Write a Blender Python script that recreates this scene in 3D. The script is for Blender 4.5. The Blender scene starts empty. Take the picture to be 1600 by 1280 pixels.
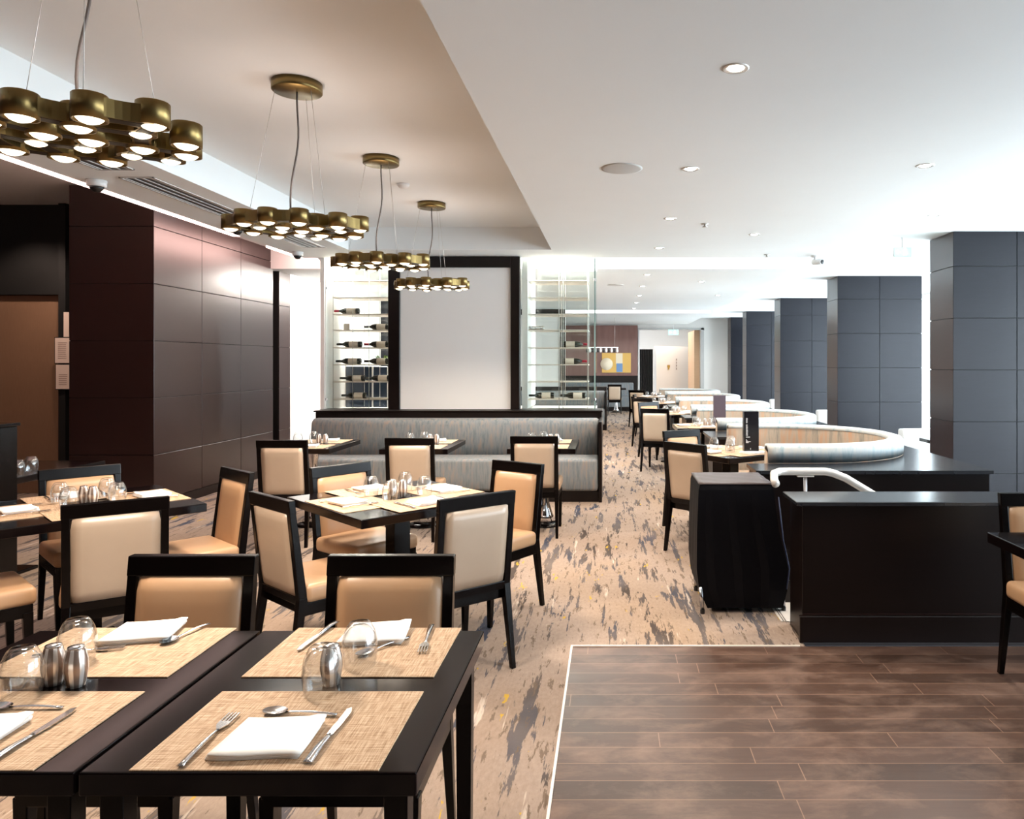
import bpy, bmesh, math, random
from mathutils import Vector, Matrix
from mathutils.geometry import tessellate_polygon
random.seed(7)
PI = math.pi
S = bpy.context.scene
C = S.collection

# ------------------------------------------------------------------ camera, world, lights
F = 1150.0
cam_d = bpy.data.cameras.new('camera'); cam = bpy.data.objects.new('camera', cam_d); C.objects.link(cam)
cam.location = (0, 0, 1.5); cam.rotation_euler = (PI/2, 0, 0)
cam_d.sensor_width = 36; cam_d.sensor_fit = 'HORIZONTAL'; cam_d.lens = F/1600*36
cam_d.shift_x = -(955-800)/1600.0
cam_d.shift_y = (568-640)/1600.0
cam_d.clip_start = .05; cam_d.clip_end = 200
S.camera = cam
S.view_settings.view_transform = 'Standard'; S.view_settings.look = 'None'
S.view_settings.exposure = 1.27; S.view_settings.gamma = 1
S.view_settings.use_curve_mapping = False
w = bpy.data.worlds.new('sky'); S.world = w; w.use_nodes = True
bg = w.node_tree.nodes['Background']; bg.inputs[0].default_value = (.82, .9, 1, 1); bg.inputs[1].default_value = 3.0
S.cycles.max_bounces = 8; S.cycles.diffuse_bounces = 5; S.cycles.glossy_bounces = 4
S.cycles.transparent_max_bounces = 24; S.cycles.transmission_bounces = 6
S.cycles.caustics_reflective = False; S.cycles.caustics_refractive = False
S.cycles.sample_clamp_indirect = 4.0; S.cycles.blur_glossy = .5
S.cycles.use_denoising = True

def area(name, loc, rot, sx, sy, power, col, spread=PI):
    l = bpy.data.lights.new(name, 'AREA'); l.shape = 'RECTANGLE'; l.size = sx; l.size_y = sy
    l.energy = power; l.color = col; l.spread = spread
    o = bpy.data.objects.new(name, l); o.location = loc; o.rotation_euler = rot; C.objects.link(o); return o
def spot(name, loc, power, col, ang=110, rad=.04, blend=.6, rot=(0, 0, 0)):
    l = bpy.data.lights.new(name, 'SPOT'); l.energy = power; l.color = col; l.spot_size = math.radians(ang)
    l.spot_blend = blend; l.shadow_soft_size = rad
    o = bpy.data.objects.new(name, l); o.location = loc; o.rotation_euler = rot; C.objects.link(o); return o
DAY = (.80, .90, 1.0)
WARM = (1.0, .84, .68)
# daylight entering through the tall windows of the right hand wall
for k, y in enumerate((6.3, 10.45, 14.6, 18.8, 22.9)):
    area('window_daylight', (6.75, y, 1.45), (0, PI/2, 0), 2.9, 3.4, 165 if k else 150, DAY)
area('window_daylight', (6.75, 1.0, 1.35), (0, PI/2, 0), 2.6, 4.5, 60, DAY)

# ------------------------------------------------------------------ materials
def srgb(r, g, b):
    f = lambda c: (c/255/12.92 if c/255 <= .04045 else ((c/255+.055)/1.055)**2.4)
    return (f(r), f(g), f(b), 1)
def mat(name, col, rough=.5, metal=0, spec=.5, emit=None, es=0, coat=0):
    m = bpy.data.materials.new(name); m.use_nodes = True
    p = m.node_tree.nodes['Principled BSDF']
    p.inputs['Base Color'].default_value = col; p.inputs['Roughness'].default_value = rough
    p.inputs['Metallic'].default_value = metal; p.inputs['Specular IOR Level'].default_value = spec
    p.inputs['Coat Weight'].default_value = coat
    if emit:
        p.inputs['Emission Color'].default_value = emit; p.inputs['Emission Strength'].default_value = es
    return m
class NT:
    def __init__(s, m): s.m = m; s.t = m.node_tree; s.p = s.t.nodes['Principled BSDF']
    def n(s, kind, **kw):
        x = s.t.nodes.new(kind)
        for k, v in kw.items(): setattr(x, k, v)
        return x
    def l(s, a, b): s.t.links.new(a, b)
    def coords(s, scale=(1, 1, 1), rot=(0, 0, 0), kind='Object'):
        tc = s.n('ShaderNodeTexCoord'); mp = s.n('ShaderNodeMapping')
        mp.inputs['Scale'].default_value = scale; mp.inputs['Rotation'].default_value = rot
        s.l(tc.outputs[kind], mp.inputs[0]); return mp.outputs[0]
    def noise(s, vec, scale=1, detail=4, rough=.5, dist=0):
        x = s.n('ShaderNodeTexNoise'); x.inputs['Scale'].default_value = scale
        x.inputs['Detail'].default_value = detail; x.inputs['Roughness'].default_value = rough
        x.inputs['Distortion'].default_value = dist
        s.l(vec, x.inputs['Vector']); return x.outputs['Fac']
    def ramp(s, fac, stops, interp='LINEAR'):
        x = s.n('ShaderNodeValToRGB'); x.color_ramp.interpolation = interp
        el = x.color_ramp.elements
        while len(el) < len(stops): el.new(.5)
        for e, (p, c) in zip(el, stops): e.position = p; e.color = c
        s.l(fac, x.inputs[0]); return x.outputs[0]
    def mix(s, fac, a, b, mode='MIX'):
        x = s.n('ShaderNodeMix', data_type='RGBA', blend_type=mode)
        for v, i in ((fac, 0), (a, 6), (b, 7)):
            if isinstance(v, (int, float, tuple)): x.inputs[i].default_value = v
            else: s.l(v, x.inputs[i])
        return x.outputs[2]
    def base(s, c): s.l(c, s.p.inputs['Base Color'])
    def bump(s, h, strength=.2, dist=.01):
        b = s.n('ShaderNodeBump'); b.inputs['Strength'].default_value = strength; b.inputs['Distance'].default_value = dist
        s.l(h, b.inputs['Height']); s.l(b.outputs[0], s.p.inputs['Normal'])
B0 = (0, 0, 0, 1); W1 = (1, 1, 1, 1)

def grainy(name, c1, c2, scale, rough, spec=.5, coat=0, bump=0):
    m = mat(name, c1, rough, spec=spec, coat=coat); t = NT(m)
    f = t.noise(t.coords(scale), 1, 5, .6)
    t.base(t.mix(f, c1, c2))
    if bump: t.bump(f, bump, .002)
    return m
M = {}
M['paint'] = grainy('ceiling_paint', (.79, .82, .83, 1), (.83, .86, .87, 1), (2, 2, 2), .7)
M['wall_white'] = grainy('white_wall_paint', (.80, .78, .75, 1), (.84, .82, .79, 1), (1.5, 1.5, 1.5), .65)
M['dark_wood'] = grainy('dark_stained_wood', (.0035, .0018, .0016, 1), (.008, .0040, .0034, 1), (3, 3, 40), .30, .32)
M['frame_wood'] = grainy('chair_frame_wood', (.0016, .0011, .0011, 1), (.0035, .002, .0019, 1), (20, 20, 4), .22, .18)
M['table_top'] = grainy('black_lacquer', (.003, .002, .0024, 1), (.006, .0035, .0036, 1), (30, 3, 3), .12, .25)
M['capping'] = grainy('satin_grey_black_top', (.012, .014, .018, 1), (.02, .022, .028, 1), (30, 3, 3), .24, .7)
M['panel'] = grainy('brown_veneer_panel', (.016, .0052, .0040, 1), (.026, .009, .007, 1), (6, 6, 40), .31, .75)
M['column_panel'] = grainy('charcoal_veneer_panel', (.008, .0085, .012, 1), (.013, .0135, .019, 1), (5, 5, 40), .33, .24)
M['groove'] = mat('panel_groove', (.003, .003, .003, 1), .6)
M['leather'] = grainy('tan_leather', (.45, .27, .15, 1), (.50, .315, .185, 1), (9, 9, 9), .38, .5, bump=.05)
M['leather_back'] = grainy('beige_leather', (.43, .325, .235, 1), (.49, .375, .28, 1), (9, 9, 9), .38, .9, bump=.05)
M['linen'] = grainy('white_linen', (.86, .85, .83, 1), (.9, .89, .87, 1), (120, 120, 120), .85, .2, bump=.08)
M['steel'] = mat('stainless_steel', (.62, .62, .64, 1), .18, 1)
M['white_metal'] = mat('satin_white_metal', (.80, .78, .75, 1), .25, .3)
M['chrome'] = mat('polished_chrome', (.75, .75, .77, 1), .08, 1)
M['brass'] = grainy('antique_brass', (.21, .145, .055, 1), (.28, .20, .08, 1), (12, 12, 2), .36)
M['brass'].node_tree.nodes['Principled BSDF'].inputs['Metallic'].default_value = 1
M['brass_dark'] = mat('dark_bronze', (.018, .012, .006, 1), .4, .6)
M['lens'] = mat('lit_lens', (1, .9, .75, 1), .2, emit=(1, .84, .60, 1), es=1.6)
M['lens'].cycles.emission_sampling = 'NONE'
M['lamp'] = mat('lit_lamp', (1, 1, 1, 1), .2, emit=(1, .95, .88, 1), es=14)
M['lamp'].cycles.emission_sampling = 'NONE'
M['led'] = mat('cove_led', (1, .8, .75, 1), .3, emit=(1, .70, .64, 1), es=2.2)
M['white_plastic'] = mat('white_plastic', (.75, .75, .75, 1), .35)
M['black_plastic'] = mat('black_plastic', (.01, .01, .011, 1), .3)
M['grey_speaker'] = mat('speaker_grille_paint', (.52, .52, .51, 1), .7)
M['shelf'] = mat('pale_shelf', (.78, .70, .62, 1), .35)
M['screen'] = grainy('projection_fabric', (.82, .81, .80, 1), (.85, .84, .83, 1), (3, 3, 3), .8, .2)
M['cover'] = grainy('black_cover_cloth', (.0015, .0015, .003, 1), (.003, .003, .005, 1), (6, 6, 6), .6, .12)
M['cover_top'] = grainy('dark_brown_vinyl', (.035, .022, .024, 1), (.05, .034, .035, 1), (4, 4, 4), .42)
M['navy'] = mat('navy_trim', (.012, .022, .07, 1), .5)
M['wire'] = mat('thin_steel_wire', (.55, .53, .5, 1), .4, .5)
M['cord'] = mat('grey_cord', (.12, .10, .09, 1), .5)
M['grille'] = mat('dark_grille', (.06, .055, .055, 1), .5)
M['bottle'] = mat('dark_bottle_glass', (.012, .015, .010, 1), .08, spec=.7)
M['red'] = mat('red_foil', (.45, .02, .05, 1), .35)
M['label_paper'] = mat('cream_label_paper', (.75, .68, .58, 1), .6)
M['paper'] = mat('notice_paper', (.72, .60, .52, 1), .6)
M['paper_ink'] = mat('notice_ink', (.30, .20, .16, 1), .6)
M['white_ink'] = mat('white_print', (.6, .6, .62, 1), .6)
M['plum'] = mat('plum_card', (.075, .055, .075, 1), .5)
M['menu_black'] = mat('black_card', (.006, .006, .009, 1), .22)
M['curtain'] = mat('black_curtain', (.006, .005, .005, 1), .7)
M['gold'] = mat('gold_emblem', (.55, .36, .08, 1), .35, .4)
M['exit_green'] = mat('exit_sign_face', (.25, .75, .5, 1), .4, emit=(.35, 1, .65, 1), es=.7)
M['exit_white'] = mat('exit_sign_figure', (.9, .9, .9, 1), .4, emit=(1, 1, 1, 1), es=1.2)
M['warm_wood'] = grainy('oak_reveal', (.60, .38, .22, 1), (.68, .45, .28, 1), (3, 3, 30), .5)
M['tread'] = grainy('pale_step_stone', (.62, .58, .54, 1), (.70, .66, .62, 1), (30, 30, 30), .5)
M['tile_line'] = mat('dark_nosing', (.02, .02, .02, 1), .5)
M['brown_door'] = grainy('bronze_fabric_door', (.17, .095, .055, 1), (.23, .135, .08, 1), (120, 120, 8), .55)
M['sofa_white'] = mat('white_leather', (.78, .76, .74, 1), .4)
M['art_yellow'] = mat('art_yellow', (.75, .46, .12, 1), .6)
M['art_cream'] = mat('art_cream', (.85, .74, .56, 1), .6)
M['art_blue'] = mat('art_blue', (.16, .30, .55, 1), .6)
M['leaf'] = mat('green_leaf', (.16, .28, .04, 1), .5)

def glass_mat(name, tint, lo=.03, hi=.55):
    m = bpy.data.materials.new(name); m.use_nodes = True; t = m.node_tree
    t.nodes.clear()
    o = t.nodes.new('ShaderNodeOutputMaterial'); mx = t.nodes.new('ShaderNodeMixShader')
    tr = t.nodes.new('ShaderNodeBsdfTransparent'); g = t.nodes.new('ShaderNodeBsdfGlossy')
    lw = t.nodes.new('ShaderNodeLayerWeight'); lw.inputs[0].default_value = .3
    rp = t.nodes.new('ShaderNodeValToRGB'); e = rp.color_ramp.elements
    e[0].position = .25; e[0].color = (lo, lo, lo, 1); e[1].position = 1; e[1].color = (hi, hi, hi, 1)
    tr.inputs[0].default_value = tint; g.inputs['Roughness'].default_value = .05
    t.links.new(lw.outputs['Facing'], rp.inputs[0]); t.links.new(rp.outputs[0], mx.inputs[0]); t.links.new(tr.outputs[0], mx.inputs[1])
    t.links.new(g.outputs[0], mx.inputs[2]); t.links.new(mx.outputs[0], o.inputs[0])
    return m
M['glass'] = glass_mat('tumbler_glass', (.97, .98, .985, 1), .10, .85)
M['pane'] = glass_mat('clear_pane', (.96, .985, .975, 1), .04, .35)
M['glass_edge'] = mat('glass_edge_green', (.25, .36, .34, 1), .15, spec=.8)

def fabric(name, a, b, c, sc):
    m = mat(name, a, .75, spec=.35); t = NT(m)
    v = t.coords(sc); f = t.noise(v, 1, 6, .65)
    g = t.noise(t.coords((sc[0]*.4, sc[1]*.4, sc[2]*.5)), 1, 3, .5)
    c1 = t.ramp(f, [(.36, a), (.5, b), (.64, c)])
    t.base(t.mix(g, c1, b)); t.bump(f, .15, .003)
    return m
M['banquette'] = fabric('grey_streaked_fabric', (.085, .115, .13, 1), (.20, .22, .235, 1), (.34, .24, .18, 1), (40, 40, 5))
M['booth'] = fabric('striped_booth_fabric', (.09, .11, .11, 1), (.34, .28, .22, 1), (.45, .19, .07, 1), (20, 20, 1.6))
M['booth_rim'] = fabric('pale_booth_fabric', (.17, .30, .36, 1), (.46, .50, .52, 1), (.55, .52, .46, 1), (24, 24, 6))

# carpet
m = mat('streaked_carpet', (.4, .3, .2, 1), .9, spec=.15); t = NT(m)
big = t.noise(t.coords((.5, .35, 1)), 1, 3, .5)
base = t.ramp(big, [(.30, (.27, .19, .135, 1)), (.5, (.315, .25, .21, 1)), (.68, (.33, .235, .16, 1))])
fine = t.noise(t.coords((60, 25, 1)), 1, 3, .7)
base = t.mix(t.ramp(fine, [(.3, (.78, .78, .78, 1)), (.7, (1.1, 1.1, 1.1, 1))]), B0, base, 'MIX') if False else t.mix(1.0, base, t.ramp(fine, [(.3, (.80, .79, .78, 1)), (.7, (1, 1, 1, 1))]), 'MULTIPLY')
st = t.noise(t.coords((11.5, 1.15, 1), (0, 0, .04)), 1, 7, .68, .15)
dark = t.ramp(st, [(.545, B0), (.56, W1)])
dens = t.ramp(t.noise(t.coords((1.3, .6, 1)), 1, 2, .5), [(.25, (.25,.25,.25,1)), (.45, W1)])
dk = t.mix(1.0, dark, dens, 'MULTIPLY')
hue = t.noise(t.coords((2.2, .9, 1)), 1, 2, .5)
dcol = t.ramp(hue, [(.40, (.060, .046, .040, 1)), (.52, (.10, .088, .088, 1)), (.64, (.038, .045, .07, 1))])
c = t.mix(dk, base, dcol)
st2 = t.noise(t.coords((26, 5, 1), (0, 0, -.03)), 1, 5, .7, .2)
c = t.mix(t.ramp(st2, [(.585, B0), (.61, (.85, .85, .85, 1))]), c, (.13, .095, .07, 1))
yl = t.noise(t.coords((9.3, 2.6, 1)), 1, 5, .65, .2)
c = t.mix(t.ramp(yl, [(.65, B0), (.67, (.9, .9, .9, 1))]), c, (.46, .29, .03, 1))
lt = t.noise(t.coords((14.7, 1.4, 1)), 1, 4, .6)
c = t.mix(t.ramp(lt, [(.64, B0), (.68, (.6, .6, .6, 1))]), c, (.58, .50, .43, 1))
t.base(c); t.bump(fine, .3, .004); M['carpet'] = m

# plank floor
m = mat('plank_flooring', (.1, .05, .03, 1), .38, spec=.5); t = NT(m)
br = t.n('ShaderNodeTexBrick'); br.offset = 0; br.offset_frequency = 2
sp = t.n('ShaderNodeSeparateXYZ'); t.l(t.coords((1, 1, 1)), sp.inputs[0])
dv = t.n('ShaderNodeMath', operation='DIVIDE'); dv.inputs[1].default_value = .115; t.l(sp.outputs[1], dv.inputs[0])
fl = t.n('ShaderNodeMath', operation='FLOOR'); t.l(dv.outputs[0], fl.inputs[0])
wn = t.n('ShaderNodeTexWhiteNoise', noise_dimensions='1D'); t.l(fl.outputs[0], wn.inputs['W'])
ml = t.n('ShaderNodeMath', operation='MULTIPLY_ADD'); ml.inputs[1].default_value = .93; t.l(wn.outputs['Value'], ml.inputs[0]); t.l(sp.outputs[0], ml.inputs[2])
cb = t.n('ShaderNodeCombineXYZ'); t.l(ml.outputs[0], cb.inputs[0]); t.l(sp.outputs[1], cb.inputs[1]); t.l(cb.outputs[0], br.inputs['Vector'])
br.inputs['Scale'].default_value = 1; br.inputs['Mortar Size'].default_value = .0023; br.inputs['Mortar Smooth'].default_value = .3
br.inputs['Brick Width'].default_value = .93; br.inputs['Row Height'].default_value = .115
br.inputs['Color1'].default_value = (.050, .027, .019, 1); br.inputs['Color2'].default_value = (.095, .052, .037, 1)
br.inputs['Mortar'].default_value = (.24, .145, .10, 1)
gr = t.noise(t.coords((3, 45, 1)), 1, 5, .6)
c = t.mix(1.0, br.outputs['Color'], t.ramp(gr, [(.3, (.75, .75, .75, 1)), (.7, W1)]), 'MULTIPLY')
sc = t.noise(t.coords((3.0, 5.5, 1)), 1, 6, .68, .3)
c = t.mix(t.ramp(sc, [(.46, B0), (.78, (.5, .5, .5, 1))]), c, (.32, .21, .16, 1))
t.base(c)
rr = t.ramp(sc, [(.1, (.30, .30, .30, 1)), (.9, (.46, .46, .46, 1))]); t.l(rr, t.p.inputs['Roughness'])
M['planks'] = m

# woven mat
m = mat('woven_placemat', (.5, .38, .25, 1), .7, spec=.3); t = NT(m)
a = t.noise(t.coords((420, 18, 1)), 1, 2, .5); b = t.noise(t.coords((18, 420, 1)), 1, 2, .5)
wv = t.mix(.5, a, b)
t.base(t.ramp(wv, [(.38, (.26, .155, .085, 1)), (.5, (.45, .31, .20, 1)), (.62, (.60, .46, .33, 1))]))
t.bump(wv, .4, .002); M['mat'] = m
# striped metal shaker
m = mat('brushed_striped_metal', (.6, .6, .6, 1), .22, 1); t = NT(m)
tc = t.coords((1, 1, 1)); sx = t.n('ShaderNodeSeparateXYZ'); t.l(tc, sx.inputs[0])
at = t.n('ShaderNodeMath', operation='ARCTAN2'); t.l(sx.outputs[0], at.inputs[0]); t.l(sx.outputs[1], at.inputs[1])
mu = t.n('ShaderNodeMath', operation='MULTIPLY'); mu.inputs[1].default_value = 7; t.l(at.outputs[0], mu.inputs[0])
sn = t.n('ShaderNodeMath', operation='SINE'); t.l(mu.outputs[0], sn.inputs[0])
t.base(t.ramp(sn.outputs[0], [(0, (.30, .22, .18, 1)), (.35, (.90, .86, .82, 1))])); t.p.inputs['Metallic'].default_value = .55; M['striped'] = m

# ------------------------------------------------------------------ mesh tools
class MB:
    def __init__(s): s.b = bmesh.new(); s.mats = []
    def mi(s, m):
        if m not in s.mats: s.mats.append(m)
        return s.mats.index(m)
    def _fin(s, faces, m, smooth=False):
        i = s.mi(m) if m else 0
        for f in faces: f.material_index = i; f.smooth = smooth
    def merge(s, tb, m, smooth, mx=None):
        if mx is not None: bmesh.ops.transform(tb, matrix=mx, verts=tb.verts[:])
        me = bpy.data.meshes.new('t'); tb.to_mesh(me); tb.free()
        n = len(s.b.faces); s.b.from_mesh(me); bpy.data.meshes.remove(me)
        s.b.faces.ensure_lookup_table(); s._fin(s.b.faces[n:], m, smooth); return s
    def box(s, x0, y0, z0, x1, y1, z1, m=None, r=0, seg=2, mx=None):
        tb = bmesh.new(); bmesh.ops.create_cube(tb, size=1)
        for v in tb.verts:
            v.co = Vector(((x0+x1)/2+v.co.x*abs(x1-x0), (y0+y1)/2+v.co.y*abs(y1-y0), (z0+z1)/2+v.co.z*abs(z1-z0)))
        if r: bmesh.ops.bevel(tb, geom=tb.edges[:], offset=r, segments=seg, affect='EDGES', profile=.5)
        return s.merge(tb, m, bool(r) and seg > 2, mx)
    def bar(s, p0, p1, w0, w1, m=None, d0=None, d1=None, r=0):
        """tapered rectangular bar from p0 to p1; w along x, d along y"""
        d0 = d0 or w0; d1 = d1 or w1; tb = bmesh.new(); vs = []
        for p, w_, d_ in ((p0, w0, d0), (p1, w1, d1)):
            for a, b in ((-1, -1), (1, -1), (1, 1), (-1, 1)):
                vs.append(tb.verts.new((p[0]+a*w_/2, p[1]+b*d_/2, p[2])))
        for f in ((3, 2, 1, 0), (4, 5, 6, 7), (0, 1, 5, 4), (1, 2, 6, 5), (2, 3, 7, 6), (3, 0, 4, 7)):
            tb.faces.new([vs[i] for i in f])
        bmesh.ops.recalc_face_normals(tb, faces=tb.faces[:])
        if r: bmesh.ops.bevel(tb, geom=tb.edges[:], offset=r, segments=2, affect='EDGES', profile=.5)
        return s.merge(tb, m, False)
    def lathe(s, prof, n=24, m=None, mx=None, smooth=True, close=True):
        tb = bmesh.new(); rings = []
        for r, z in prof:
            if r < 1e-6: rings.append([tb.verts.new((0, 0, z))])
            else: rings.append([tb.verts.new((r*math.cos(2*PI*k/n), r*math.sin(2*PI*k/n), z)) for k in range(n)])
        for A, B in zip(rings, rings[1:]):
            for k in range(n):
                a0 = A[k % len(A)]; a1 = A[(k+1) % len(A)]; b0 = B[k % len(B)]; b1 = B[(k+1) % len(B)]
                q = []
                for v in (a0, a1, b1, b0):
                    if v not in q: q.append(v)
                if len(q) > 2: tb.faces.new(q)
        if close:
            for R_ in (rings[0], rings[-1]):
                if len(R_) > 2: tb.faces.new(R_)
        bmesh.ops.recalc_face_normals(tb, faces=tb.faces[:])
        return s.merge(tb, m, smooth, mx)
    def cyl(s, x, y, z0, z1, r, m=None, n=20, r1=None):
        return s.lathe([(r, z0), (r if r1 is None else r1, z1)], n, m, Matrix.Translation((x, y, 0)), smooth=False)
    def tube(s, pts, r, m=None, n=8):
        tb = bmesh.new(); P = [Vector(p) for p in pts]; rings = []
        up = Vector((0, 0, 1))
        for i, p in enumerate(P):
            d = (P[min(i+1, len(P)-1)]-P[max(i-1, 0)]).normalized()
            a = d.cross(up) if abs(d.dot(up)) < .98 else d.cross(Vector((0, 1, 0)))
            a.normalize(); b = d.cross(a)
            rings.append([tb.verts.new(p+a*math.cos(2*PI*k/n)*r+b*math.sin(2*PI*k/n)*r) for k in range(n)])
        for A, B in zip(rings, rings[1:]):
            for k in range(n): tb.faces.new((A[k], A[(k+1) % n], B[(k+1) % n], B[k]))
        tb.faces.new(rings[0]); tb.faces.new(rings[-1])
        bmesh.ops.recalc_face_normals(tb, faces=tb.faces[:])
        return s.merge(tb, m, True)
    def prism(s, poly, z0, z1, m=None, mside=None, smooth=False):
        tb = bmesh.new()
        lo = [tb.verts.new((x, y, z0)) for x, y in poly]; hi = [tb.verts.new((x, y, z1)) for x, y in poly]
        for tri in tessellate_polygon([[Vector((x, y, 0)) for x, y in poly]]):
            tb.faces.new([hi[i] for i in tri]); tb.faces.new([lo[i] for i in reversed(tri)])
        n = len(poly)
        for k in range(n): tb.faces.new((lo[k], lo[(k+1) % n], hi[(k+1) % n], hi[k]))
        bmesh.ops.recalc_face_normals(tb, faces=tb.faces[:])
        return s.merge(tb, m, smooth)
    def sweep(s, path, prof, m=None, smooth=True):
        """sweep a closed (offset, z) profile along a plan path; offset to the left of travel"""
        tb = bmesh.new(); rings = []
        P = [Vector((x, y)) for x, y in path]
        for i, p in enumerate(P):
            d = (P[min(i+1, len(P)-1)]-P[max(i-1, 0)]).normalized(); nrm = Vector((-d.y, d.x))
            rings.append([tb.verts.new((p.x+nrm.x*o, p.y+nrm.y*o, z)) for o, z in prof])
        n = len(prof)
        for A, B in zip(rings, rings[1:]):
            for k in range(n): tb.faces.new((A[k], A[(k+1) % n], B[(k+1) % n], B[k]))
        for R_ in (rings[0], rings[-1]): tb.faces.new(R_)
        bmesh.ops.recalc_face_normals(tb, faces=tb.faces[:])
        return s.merge(tb, m, smooth)
    def obj(s, name, parent=None, loc=None, rz=0, m=None):
        me = bpy.data.meshes.new(name); s.b.to_mesh(me); s.b.free()
        for x in (s.mats or [m]): me.materials.append(M[x] if isinstance(x, str) else x)
        o = bpy.data.objects.new(name, me); C.objects.link(o)
        if parent: o.parent = parent
        if loc is not None: o.location = loc; o.rotation_euler[2] = rz
        return o
def smooth_by_angle(o, ang=35):
    for e in o.data.edges: pass
    return o
def thing(name, label, cat, loc=(0, 0, 0), rz=0, group=None):
    o = bpy.data.objects.new(name, None); C.objects.link(o); o.location = loc; o.rotation_euler[2] = rz
    return tag(o, label, cat, group)
def tag(o, label, cat, group=None):
    o['label'] = label; o['category'] = cat
    if group: o['group'] = group
    return o
def struct(o): o['kind'] = 'structure'; return o
def sbox(name, *a): return struct(MB().box(*a).obj(name))
KIDS = {}
def dup(root, loc, rz=None, label=None, group=None):
    def rec(o, parent):
        c = o.copy(); C.objects.link(c); c.parent = parent
        for ch in [x for x in o.children]: rec(ch, c)
        return c
    r = rec(root, None); r.location = loc
    if rz is not None: r.rotation_euler[2] = rz
    if label: r['label'] = label
    if group: r['group'] = group
    return r
used = {}
def place(key, maker, loc, rz, label, cat, group=None):
    """first instance is built, later ones are copies of it and of its parts"""
    if key not in used:
        o = maker(); o.location = loc; o.rotation_euler[2] = rz; used[key] = o; tag(o, label, cat, group); return o
    return dup(used[key], loc, rz, label, group)

# ------------------------------------------------------------------ setting
ZC = 2.78; ZR = 3.035; ZW = 2.97
struct(MB().prism([(-8.5, -3.5), (-.208, -3.5), (-.208, 3.9), (1.03, 3.9), (1.03, 5.1), (2.62, 5.1), (2.62, 24.1), (-8.5, 24.1)], -.06, 0, 'carpet').obj('floor'))
sbox('floor', -.208, -3.5, -.06, 6.7, 3.9, 0.0, 'planks')
sbox('floor', 1.03, 3.9, -.36, 6.7, 24.1, -.30, 'tread')
sbox('floor', 0.5, 24.1, -.06, 6.7, 29.5, 0, 'tread')
sbox('trim_1', -.214, -3.5, 0, -.204, 3.9, .006, 'shelf')
sbox('trim_2', -.214, 3.895, 0, 1.0, 3.906, .006, 'shelf')
# ceilings
sbox('ceiling', -.673, -3.5, ZC, 2.52, 8.92, ZC+.5, 'paint')
sbox('ceiling', -3.73, -3.5, ZC, -2.96, 8.92, ZC+.5, 'paint')
sbox('ceiling', -2.96, 8.29, ZC, -.673, 8.92, ZC+.5, 'paint')
sbox('ceiling', -2.96, -3.5, ZR, -.673, 8.29, ZR+.3, 'paint')
sbox('ceiling', -8.5, 8.92, ZR+.02, 2.52, 9.95, ZR+.3, 'paint')
sbox('ceiling', -4.7, 9.95, ZC, 2.52, 17.7, ZC+.5, 'paint')
sbox('ceiling', -4.7, 17.7, ZR, 2.52, 18.7, ZR+.3, 'paint')
sbox('ceiling', -4.7, 18.7, ZC, 2.52, 24.1, ZC+.5, 'paint')
sbox('ceiling', 2.52, -3.5, ZW, 6.7, 24.1, ZW+.3, 'paint')
sbox('ceiling', -8.5, -3.5, 3.32, -3.73, 9.95, 3.5, 'paint')
# outer walls
M['brown_wall'] = grainy('dark_brown_wallcovering', (.030, .016, .011, 1), (.045, .025, .018, 1), (4, 4, 4), .6, .3)
sbox('wall_back', -8.5, -3.6, -.36, 6.8, -3.5, 3.5, 'brown_wall')
sbox('wall_left', -8.6, -3.5, 0, -8.5, 9.0, 3.5, 'brown_wall')
sbox('wall_left', -4.72, 10.55, 0, -4.6, 24.1, 3.3, 'wall_white')
# right wall with tall windows
wr = MB()
wr.box(6.6, -3.5, -.36, 6.72, -1.4, ZW, 'wall_white')
edges = [(-1.4, 3.4), (4.4, 8.2), (8.8, 12.3), (12.9, 16.5), (17.1, 20.7), (21.2, 24.1)]
prev = None
for a, b in edges:
    if prev is not None: wr.box(6.6, prev, -.36, 6.72, a, ZW, 'wall_white')
    wr.box(6.6, a, -.36, 6.72, b, -.05, 'wall_white'); wr.box(6.6, a, ZW-.12, 6.72, b, ZW, 'wall_white')
    prev = b
struct(wr.obj('wall_right'))
for k, (a, b) in enumerate(edges):
    f = MB(); n = 3
    for z0, z1 in ((-.05, 0), (ZW-.17, ZW-.12)): f.box(6.61, a, z0, 6.69, b, z1, 'white_plastic')
    for j in range(n+1):
        y = a+(b-a-.05)*j/n; f.box(6.61, y, 0, 6.69, y+.05, ZW-.17, 'white_plastic')
    fo = struct(f.obj('window_%d' % (k+1)))
    MB().box(6.645, a+.05, 0, 6.655, b-.05, ZW-.17, 'pane').obj('pane', fo)

# panel clad volumes: grid of veneer boards over a dark core
def panels(mb, axis, fixed, a0, a1, z0, z1, pw, ph, m, zbase=0.0, out=1, t_=.012, gap=.007, astart=None):
    a = a0 if astart is None else astart
    while a < a1-.01:
        b = min(a+pw, a1); lo = max(a, a0)
        k = math.floor((z0-zbase)/ph+1e-6)
        while zbase+k*ph < z1-.01:
            c = max(zbase+k*ph, z0); d = min(zbase+(k+1)*ph, z1); k += 1
            if d-c < .02 or b-lo < .02: continue
            f0, f1 = sorted((fixed, fixed+out*t_))
            if axis == 'x': mb.box(f0, lo+gap/2, c+gap/2, f1, b-gap/2, d-gap/2, m, .0015, 1)
            else: mb.box(lo+gap/2, f0, c+gap/2, b-gap/2, f1, d-gap/2, m, .0015, 1)
        a += pw
G = .576
lw = MB(); lw.box(-5.45, 7.42, 0, -4.615, 10.02, 3.3, 'groove')
panels(lw, 'x', -4.615, 7.41, 10.02, 0.1, 3.3, .87, G, 'panel')
panels(lw, 'y', 7.42, -5.46, -4.6, 0.1, 3.3, .86, G, 'panel', out=-1)
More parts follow.
